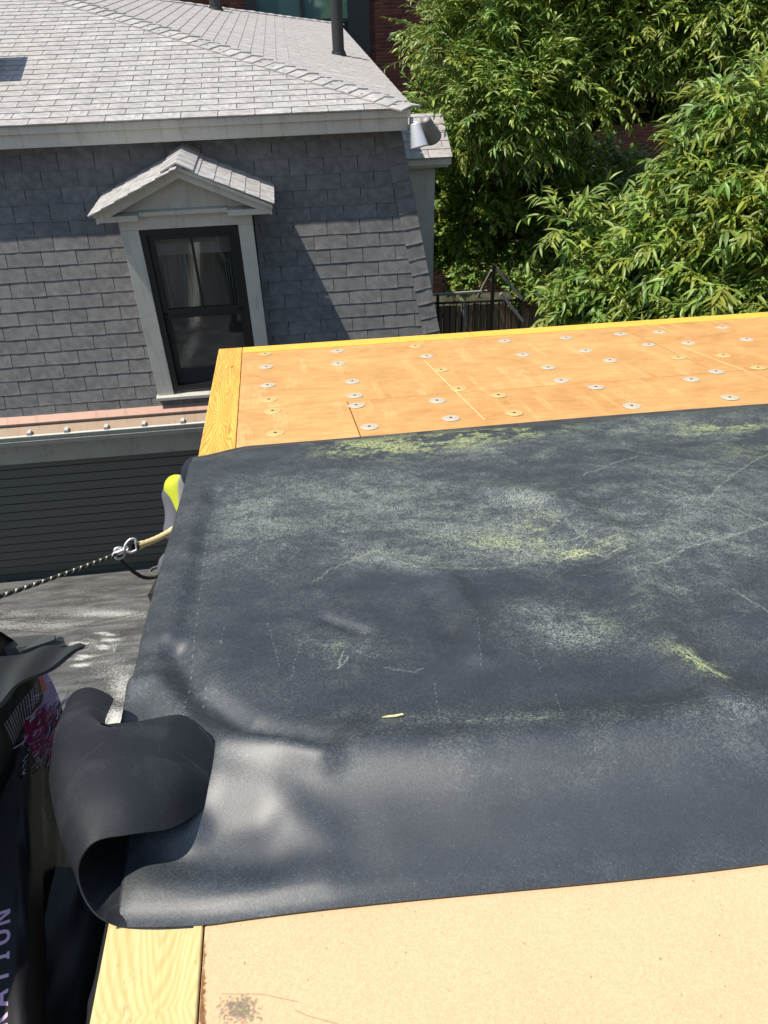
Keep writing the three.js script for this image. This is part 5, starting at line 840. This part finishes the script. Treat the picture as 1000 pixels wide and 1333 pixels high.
// ================================================================ YARD: fence, stair railing
{
  const z = -7.6, wood = scaled(woodTex(512, 128, 3.3, [], [120, 108, 94], [82, 72, 62], 1), 0.6, 5);
  const fm = [0.8, 1, 1.25].map((k) => std({ color: lin(1.5 * k, 1.3 * k, 1.1 * k), map: wood, roughness: 0.95 }));
  const f = houseThing('board_fence', 'grey wooden board fence in shade behind the black stair railing', 'fence');
  const x0 = houseAt(568, 400, z).x, x1 = houseAt(660, 400, z).x, top = houseAt(610, 397, z).y;
  for (let x = x0 - 1.2; x < x1 + 2.6; x += 0.15) part('fence_board', rbox(x, x + 0.142, 0.1, top + rr(-0.015, 0.015), z - 0.02 + rr(-0.004, 0.004), z, 0.003, true), fm[Math.floor(rnd() * 3)], f);
  part('fence_rail', [box(x0 - 1.3, x1 + 2.7, top - 0.25, top - 0.16, z - 0.07, z - 0.026), box(x0 - 1.3, x1 + 2.7, 0.5, 0.6, z - 0.07, z - 0.026)], fm[0], f);
  const zr = -6.4, R = (px, py, dz = 0) => houseAt(px, py, zr + dz);
  const r = houseThing('stair_railing', 'black metal stair railing with sloping handrail below the trees', 'railing');
  const gm = std({ color: lin(0.30, 0.29, 0.27), roughness: 0.6 });
  part('handrail', bar4(R(644, 347), R(679, 389), 0.055, 0.05), gm, r); part('handrail', bar4(R(640, 352), R(622, 386, -0.6), 0.04, 0.04), gm, r);
  part('handrail', bar4(R(652, 382, 0.1), R(681, 418, 0.1), 0.05, 0.05), gm, r);
  part('top_rail', bar4(R(560, 384, -0.4), R(634, 379, -0.4), 0.045, 0.04), gm, r); part('lower_rail', bar4(R(565, 395), R(680, 390), 0.04, 0.03), blackMetal, r);
  part('post', bar4(R(643, 345), R(637, 470), 0.06, 0.06), std({ color: lin(0.012, 0.012, 0.012) }), r); part('post', bar4(R(679, 389), R(672, 470), 0.05, 0.05), blackMetal, r); part('post', bar4(R(570, 384), R(570, 470), 0.05, 0.05), blackMetal, r);
  for (let k = 0; k < 12; k++) { const px = 578 + k * 8; if (Math.abs(px - 641) > 5) part('baluster', bar(R(px, 395 - k * 0.4), R(px - 1, 470), 0.012, 6), blackMetal, r); }
  const p = houseAt(603, 415, zr - 0.7), bp = houseThing('white_pipe', 'pale upright pipe standing against the board fence behind the railing', 'pipe');
  part('pipe', [new THREE.CylinderGeometry(0.05, 0.05, 1.3, 14).translate(p.x, p.y - 0.3, p.z)], std({ color: lin(0.34, 0.34, 0.32), roughness: 0.5 }), bp);
  part('collar', [new THREE.CylinderGeometry(0.062, 0.062, 0.08, 14).translate(p.x, p.y + 0.3, p.z)], std({ color: lin(0.2, 0.2, 0.19), roughness: 0.5 }), bp);
}

// ================================================================ TREES
function leafGeo(len, wid, seg, curve, fold) {
  const pos = [], idx = [], nor = [];
  for (let i = 0; i <= seg; i++) { const t = i / seg, w = wid * 0.5 * Math.pow(Math.sin(Math.PI * Math.min(1, t * 0.94 + 0.05)), 0.9) * (1 - 0.25 * t), y = -curve * t * t * len; pos.push(t * len, y + fold * w, -w, t * len, y, 0, t * len, y + fold * w, w); nor.push(0, 1, 0.3, 0, 1, 0, 0, 1, -0.3); }
  for (let i = 0; i < seg; i++) { const a = i * 3, b = a + 3; idx.push(a, a + 1, b, b, a + 1, b + 1, a + 1, a + 2, b + 1, b + 1, a + 2, b + 2); }
  const g = new THREE.BufferGeometry(); g.setAttribute('position', new THREE.Float32BufferAttribute(pos, 3)); g.setIndex(idx); g.computeVertexNormals(); return g;
}
function tree(name, label, clusters, leaf, opts) {
  const base = opts.base, o = thing(name, label, 'tree', base);
  const bark = std({ color: lin(0.05, 0.042, 0.032), map: scaled(granT, 1, 1), roughness: 1 });
  const tr = [];
  const limb = (a, b, ra, rb, bend = 0.15) => { const m = a.clone().lerp(b, 0.5).add(V(rr(-bend, bend), rr(0, bend), rr(-bend, bend))), cv = new THREE.CatmullRomCurve3([a, m, b]), n = 10, g = new THREE.TubeGeometry(cv, n, 1, 7, false), p = g.attributes.position; const cen = Array.from({ length: n + 1 }, (_, i) => cv.getPointAt(i / n)); for (let i = 0; i <= n; i++) for (let k = 0; k <= 7; k++) { const q = i * 8 + k, c = cen[i], r = mix(ra, rb, i / n); p.setXYZ(q, c.x + (p.getX(q) - c.x) * r, c.y + (p.getY(q) - c.y) * r, c.z + (p.getZ(q) - c.z) * r); } return g; };
  const fork = opts.fork.clone().sub(base); part('trunk', limb(V(0, -0.1, 0), fork, opts.r, opts.r * 0.7, 0.2), bark, o);
  for (const pts of opts.limbs ?? []) { for (let i = 0; i + 1 < pts.length; i++) tr.push(limb(pts[i][0].clone().sub(base), pts[i + 1][0].clone().sub(base), pts[i][1], pts[i + 1][1], 0.04)); }
  const M = [], col = [], q = new THREE.Quaternion(), X = V(1, 0, 0), mtx = new THREE.Matrix4(), c = new THREE.Color();
  const twigs = [];
  for (const cl of clusters) {
    const cc = cl.p.clone().sub(base), R = cl.r; tr.push(limb(fork.clone().lerp(cc, 0.1), cc, 0.045, 0.015, 0.2));
    const n = Math.round(R * R * opts.density * (cl.k ?? 1));
    const sub = Array.from({ length: Math.max(4, Math.round(n / 16)) }, () => { const v = V(rr(-1, 1), rr(-1, 1), rr(-1, 1)); v.normalize().multiplyScalar(R * 0.78 * Math.cbrt(rr(0.25, 1))); v.y *= 0.82; return cc.clone().add(v); });
    for (let k = 0; k < n; k++) {
      const s0 = sub[Math.floor(rnd() * sub.length)], st0 = s0.clone().add(V(rr(-1, 1), rr(-1, 1), rr(-1, 1)).multiplyScalar(R * 0.22));
      const dir = st0.clone().sub(cc).normalize().multiplyScalar(0.8).add(V(rr(-0.7, 0.7), rr(-0.2, 0.7), rr(-0.7, 0.7))).normalize(), L = opts.twig * rr(0.6, 1.25);
      const shade = rr(0.7, 1.25), warm = rr(-0.2, 0.3);
      const seg = opts.leaves; let p = st0.clone(), d = dir.clone(); const pts = [p.clone()];
      for (let i = 0; i < seg; i++) {
        d.y -= opts.droop / seg; d.normalize(); p = p.clone().addScaledVector(d, L / seg); if (i % 4 === 3) pts.push(p.clone());
        const side = d.clone().cross(V(0, 1, 0)); if (side.lengthSq() < 1e-4) side.set(1, 0, 0); side.normalize();
        const sg = i % 2 ? 1 : -1, ld = d.clone().multiplyScalar(rr(0.5, 0.9)).addScaledVector(side, sg * rr(0.2, 1)).add(V(rr(-0.5, 0.5), rr(-opts.hang, 0.35), rr(-0.5, 0.5))).normalize();
        const up = V(rr(-0.5, 0.5), 1, rr(-0.5, 0.5)).addScaledVector(ld, 0); const z = ld.clone().cross(up).normalize(), y = z.clone().cross(ld).normalize(); const s = rr(0.45, 1.2);
        mtx.makeBasis(ld, y, z).scale(V(s, s, s * rr(0.8, 1.15))).setPosition(p); M.push(mtx.clone());
        const b = shade * rr(0.7, 1.3); c.setRGB(opts.col[0] * b * (1 + warm + rr(-0.08, 0.12)), opts.col[1] * b, opts.col[2] * b * (1 - warm)); col.push(c.clone());
      }
      if (k % (opts.twigEvery ?? 2) === 0) twigs.push(new THREE.TubeGeometry(new THREE.CatmullRomCurve3(pts), 3, 0.0035, 3, false));
    }
  }
  void q; void X;
  part('branches', tr, bark, o); part('twigs', twigs, std({ color: lin(0.10, 0.11, 0.04), roughness: 0.9 }), o);
  const im = new THREE.InstancedMesh(leaf, new THREE.MeshPhysicalMaterial({ color: 0xffffff, roughness: 0.45, transmission: 0.42, thickness: 0, side: THREE.DoubleSide }), M.length);
  M.forEach((m, i) => { im.setMatrixAt(i, m); im.setColorAt(i, col[i]); }); im.name = 'crown'; im.userData.kind = 'stuff'; im.castShadow = im.receiveShadow = true; o.add(im);
  return M.length;
}
{
  const C = (list, d) => list.map(([x, y, r, dd, k]) => ({ p: at(x, y, d + (dd ?? 0)), r, k }));
  const lance = leafGeo(0.100, 0.026, 5, 0.28, 0.45), oval = leafGeo(0.075, 0.042, 3, 0.15, 0.35);
  const ground = (p) => V(p.x, 0, p.z);
  // near tree at the right, long leaves
  const n1 = C([[735, 292, 0.12], [785, 335, 0.24], [745, 405, 0.2], [770, 425, 0.3], [810, 385, 0.38], [835, 315, 0.3], [870, 345, 0.46, -0.2], [930, 228, 0.28], [905, 285, 0.4], [970, 165, 0.26], [965, 275, 0.5, -0.2], [960, 385, 0.55, -0.4], [1000, 190, 0.5], [1030, 320, 0.6, -0.3], [880, 420, 0.45, -0.2], [1050, 420, 0.6, -0.3], [820, 450, 0.4], [960, 470, 0.6], [1120, 250, 0.7]], 6.7);
  tree('leafy_tree', 'bright green tree with long narrow leaves just beyond the right of the roof', n1, leafGeo(0.120, 0.031, 5, 0.28, 0.45), { base: ground(at(985, 420, 7.3)), fork: at(985, 470, 7.2), r: 0.14, density: 1250, twig: 0.34, leaves: 17, droop: 0.9, hang: 0.55, col: [0.25, 0.38, 0.06] });
  // middle tree whose limb crosses the gap
  const n2 = C([[625, 50, 0.55], [690, 35, 0.75], [770, 45, 0.8], [850, 30, 0.75], [935, 40, 0.8], [1010, 50, 0.9], [600, 120, 0.42, -0.3], [650, 145, 0.6, -0.5], [715, 130, 0.65, -0.4], [775, 85, 0.5, -0.3], [575, 165, 0.3], [940, 75, 0.4, 0.3], [705, 175, 0.25, -0.2], [640, 180, 0.25, -0.3], [590, 60, 0.45, 0.5], [800, -40, 0.9], [650, -40, 0.7], [950, -40, 1]], 9.3);
  const lb = (x, y, d, r) => [at(x, y, d), r];
  tree('limbed_tree', 'taller tree with long leaves and a dark crooked limb against the brick wall', n2, lance, { base: ground(at(1010, 180, 10.2)), fork: at(1000, 150, 9.9), r: 0.2, density: 760, twig: 0.42, leaves: 17, droop: 0.55, hang: 0.3, col: [0.27, 0.40, 0.07], limbs: [[lb(1000, 150, 9.9, 0.13), lb(970, 112, 9.6, 0.12), lb(915, 128, 9.4, 0.11), lb(870, 122, 9.4, 0.1), lb(825, 118, 9.3, 0.09), lb(790, 150, 9.3, 0.06), lb(755, 195, 9.3, 0.035)], [lb(845, 122, 9.4, 0.04), lb(848, 142, 9.4, 0.03), lb(862, 152, 9.4, 0.02)], [lb(825, 120, 9.3, 0.05), lb(800, 135, 9.2, 0.04), lb(790, 170, 9.2, 0.02)], [lb(990, 110, 9.7, 0.03), lb(985, 40, 9.7, 0.02)]] });
  // darker round-leaved tree below it
  const n3 = C([[640, 250, 0.4, -1], [700, 238, 0.42, -1], [758, 262, 0.4, -1], [660, 312, 0.36, -0.9], [728, 322, 0.36, -0.9], [604, 292, 0.28, -0.8], [612, 232, 0.3, -0.9], [800, 232, 0.3, -0.9], [595, 225, 0.7], [650, 215, 0.75], [720, 225, 0.8], [780, 235, 0.55, -0.2], [620, 290, 0.62], [690, 290, 0.62], [750, 290, 0.62], [610, 350, 0.7, 5.5], [700, 350, 0.8, 5.5], [780, 350, 0.9, 5], [600, 310, 0.8, 6], [570, 300, 0.4, 0.4], [800, 275, 0.5], [760, 350, 0.4, 0.2], [850, 280, 0.6], [565, 130, 0.5, 1.2], [560, 200, 0.6, 0.8], [940, 290, 0.8, 0.5]], 10.6);
  tree('round_leaf_tree', 'dark shaded tree with small round leaves behind the corner of the grey house', n3, oval, { base: ground(at(830, 380, 11.4)), fork: at(790, 330, 11.2), r: 0.16, density: 900, twig: 0.28, leaves: 16, droop: 0.4, hang: 0.4, twigEvery: 3, col: [0.27, 0.41, 0.075] });
}
renderer.render(scene, camera);
